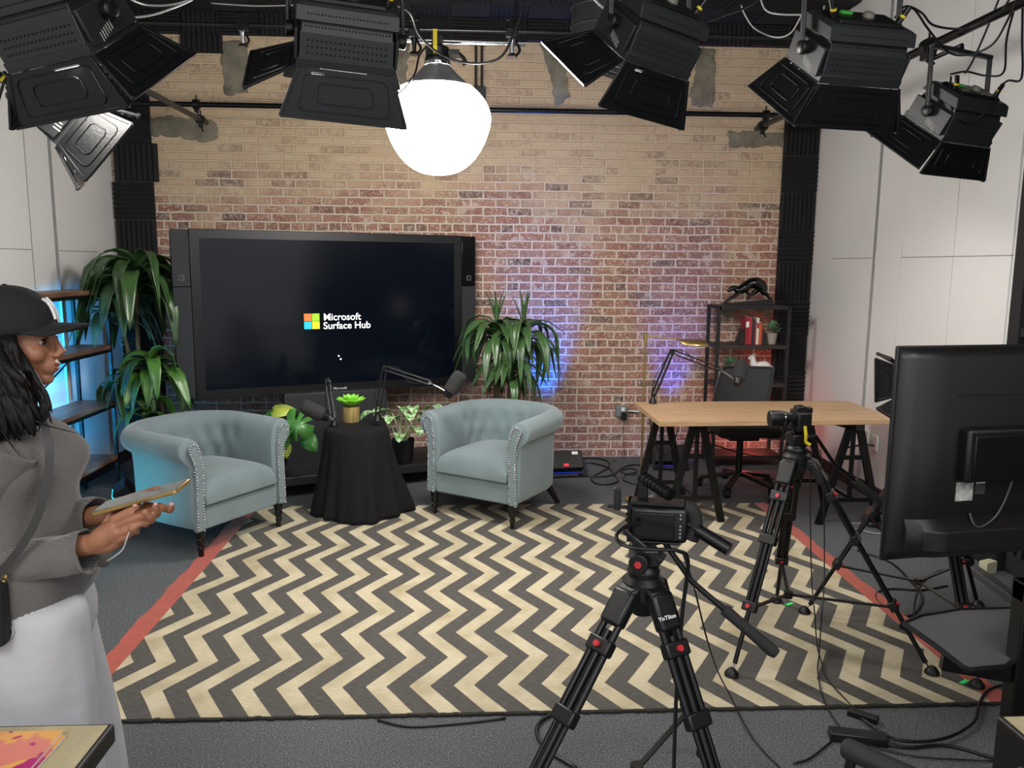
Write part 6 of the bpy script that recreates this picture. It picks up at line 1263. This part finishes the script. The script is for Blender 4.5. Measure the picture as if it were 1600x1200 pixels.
for s, edge in ((-1, ((930, 124), (955, 132), (1000, 136), (1060, 144), (1120, 150), (1200, 160), (1330, 172), (1500, 180))), (1, ((915, 126), (940, 138), (1000, 150), (1060, 168), (1130, 187), (1200, 197), (1330, 210), (1500, 222)))):
    cy = YP+s*0.088; L = []
    for i_, (py, px) in enumerate(edge):
        p = at(px, py, cy); hx = 0.135+0.006*i_; L.append(rgn(max(p.z, 0.05), p.x-hx, cy, hx, 0.092+0.003*i_, 0.6*i_, 0.007*i_+0.008))
    m.rings(L)
tr_ = m.obj('trousers', M_trous, pe, ang=180, sub=1)
m = MB(); m.tube([at(4, 965, YP-0.175), at(20, 985, YP-0.188), at(10, 1010, YP-0.192)], 0.0012, 6, smooth=5); m.obj('seam', M_trous, pe)
for s, dx in ((-1, 0), (1, 0.05)):
    m = MB(); hx = X(25, 960).x+dx; m.ball((hx+0.05, YP+s*0.09, 0.045), (0.14, 0.052, 0.044), 20, 12); m.obj('shoe', M_matte, pe, ang=180)
# shoulder bag
bg = thing('shoulder_bag', 'black crossbody bag with a dark strap across the grey sweater', 'bag', X(-30, 940, 1.72))
sp_ = [at(60, 648, YP-0.085), at(71, 668, YP-0.118), at(77, 700, YP-0.140), at(76, 740, YP-0.152), at(66, 785, YP-0.165), at(48, 830, YP-0.176), at(20, 872, YP-0.19), at(-10, 905, YP-0.20)]
P_ = catmull(sp_, 6); rs = []
for i, p in enumerate(P_):
    d_ = (P_[min(i+1, len(P_)-1)]-P_[max(i-1, 0)]).normalized(); w_ = d_.cross(V((0.35, -1, 0))).normalized(); n_ = w_.cross(d_); rs.append([p+w_*0.0085+n_*0.0015, p-w_*0.0085+n_*0.0015, p-w_*0.0085-n_*0.0015, p+w_*0.0085-n_*0.0015])
MB().rings(rs).obj('strap', mat('dark_strap', '2e2b2c', 0.6), bg, ang=30)
m = MB(); p = at(-42, 960, 1.70); m.box(p, (0.14, 0.05, 0.14)); m.obj('pouch', M_matte, bg, bevel=0.012)
m = MB()
for i in range(7): q = at(8-i*3, 902+i*9, 1.715); m.ball(q, (0.006, 0.004, 0.008), 8, 6)
m.obj('gold_chain', M_gold, bg)
# phone
pa_, pb_ = X(140, 805, 1.80), X(276, 768, 1.775); ux = (pb_-pa_).normalized(); vy = V((-0.05, 1, 0.06)); vy = (vy-ux*vy.dot(ux)).normalized(); vz = ux.cross(vy)
ph_ = thing('phone', 'large phone in a gold-edged case held in both hands', 'phone', (0, 0, 0), mtx=frame(pa_, ux, vy, vz)); Lp = (pb_-pa_).length; PM = WM[ph_.name]
MB(PM @ T(Lp/2, 0.038, 0)).prism(rrect(Lp, 0.078, 0.010), -0.005, 0.004).obj('case', mat('gold_case', 'b09560', 0.3, metal=0.7), ph_, bevel=0.0015)
MB(PM @ T(Lp/2, 0.038, 0)).prism(rrect(Lp-0.010, 0.070, 0.008), 0.003, 0.0048).obj('screen', mat('pale_screen', '55595a', 0.08, emit='8e9493', estr=0.12), ph_)
# earphone lead and the hanging lining of the far cuff
m = MB(); m.tube([X(204, 826, 1.74), X(198, 842, 1.74), X(192, 858, 1.75), X(178, 870, 1.76), X(168, 876, 1.78)], 0.0018, 6, smooth=5); tagp(m.obj('cord', mat('clear_cord', 'b8b8b8', 0.4), origin=tuple(X(204, 826, 1.74))), 'thin pale cord hanging from the hand below the phone', 'cord')
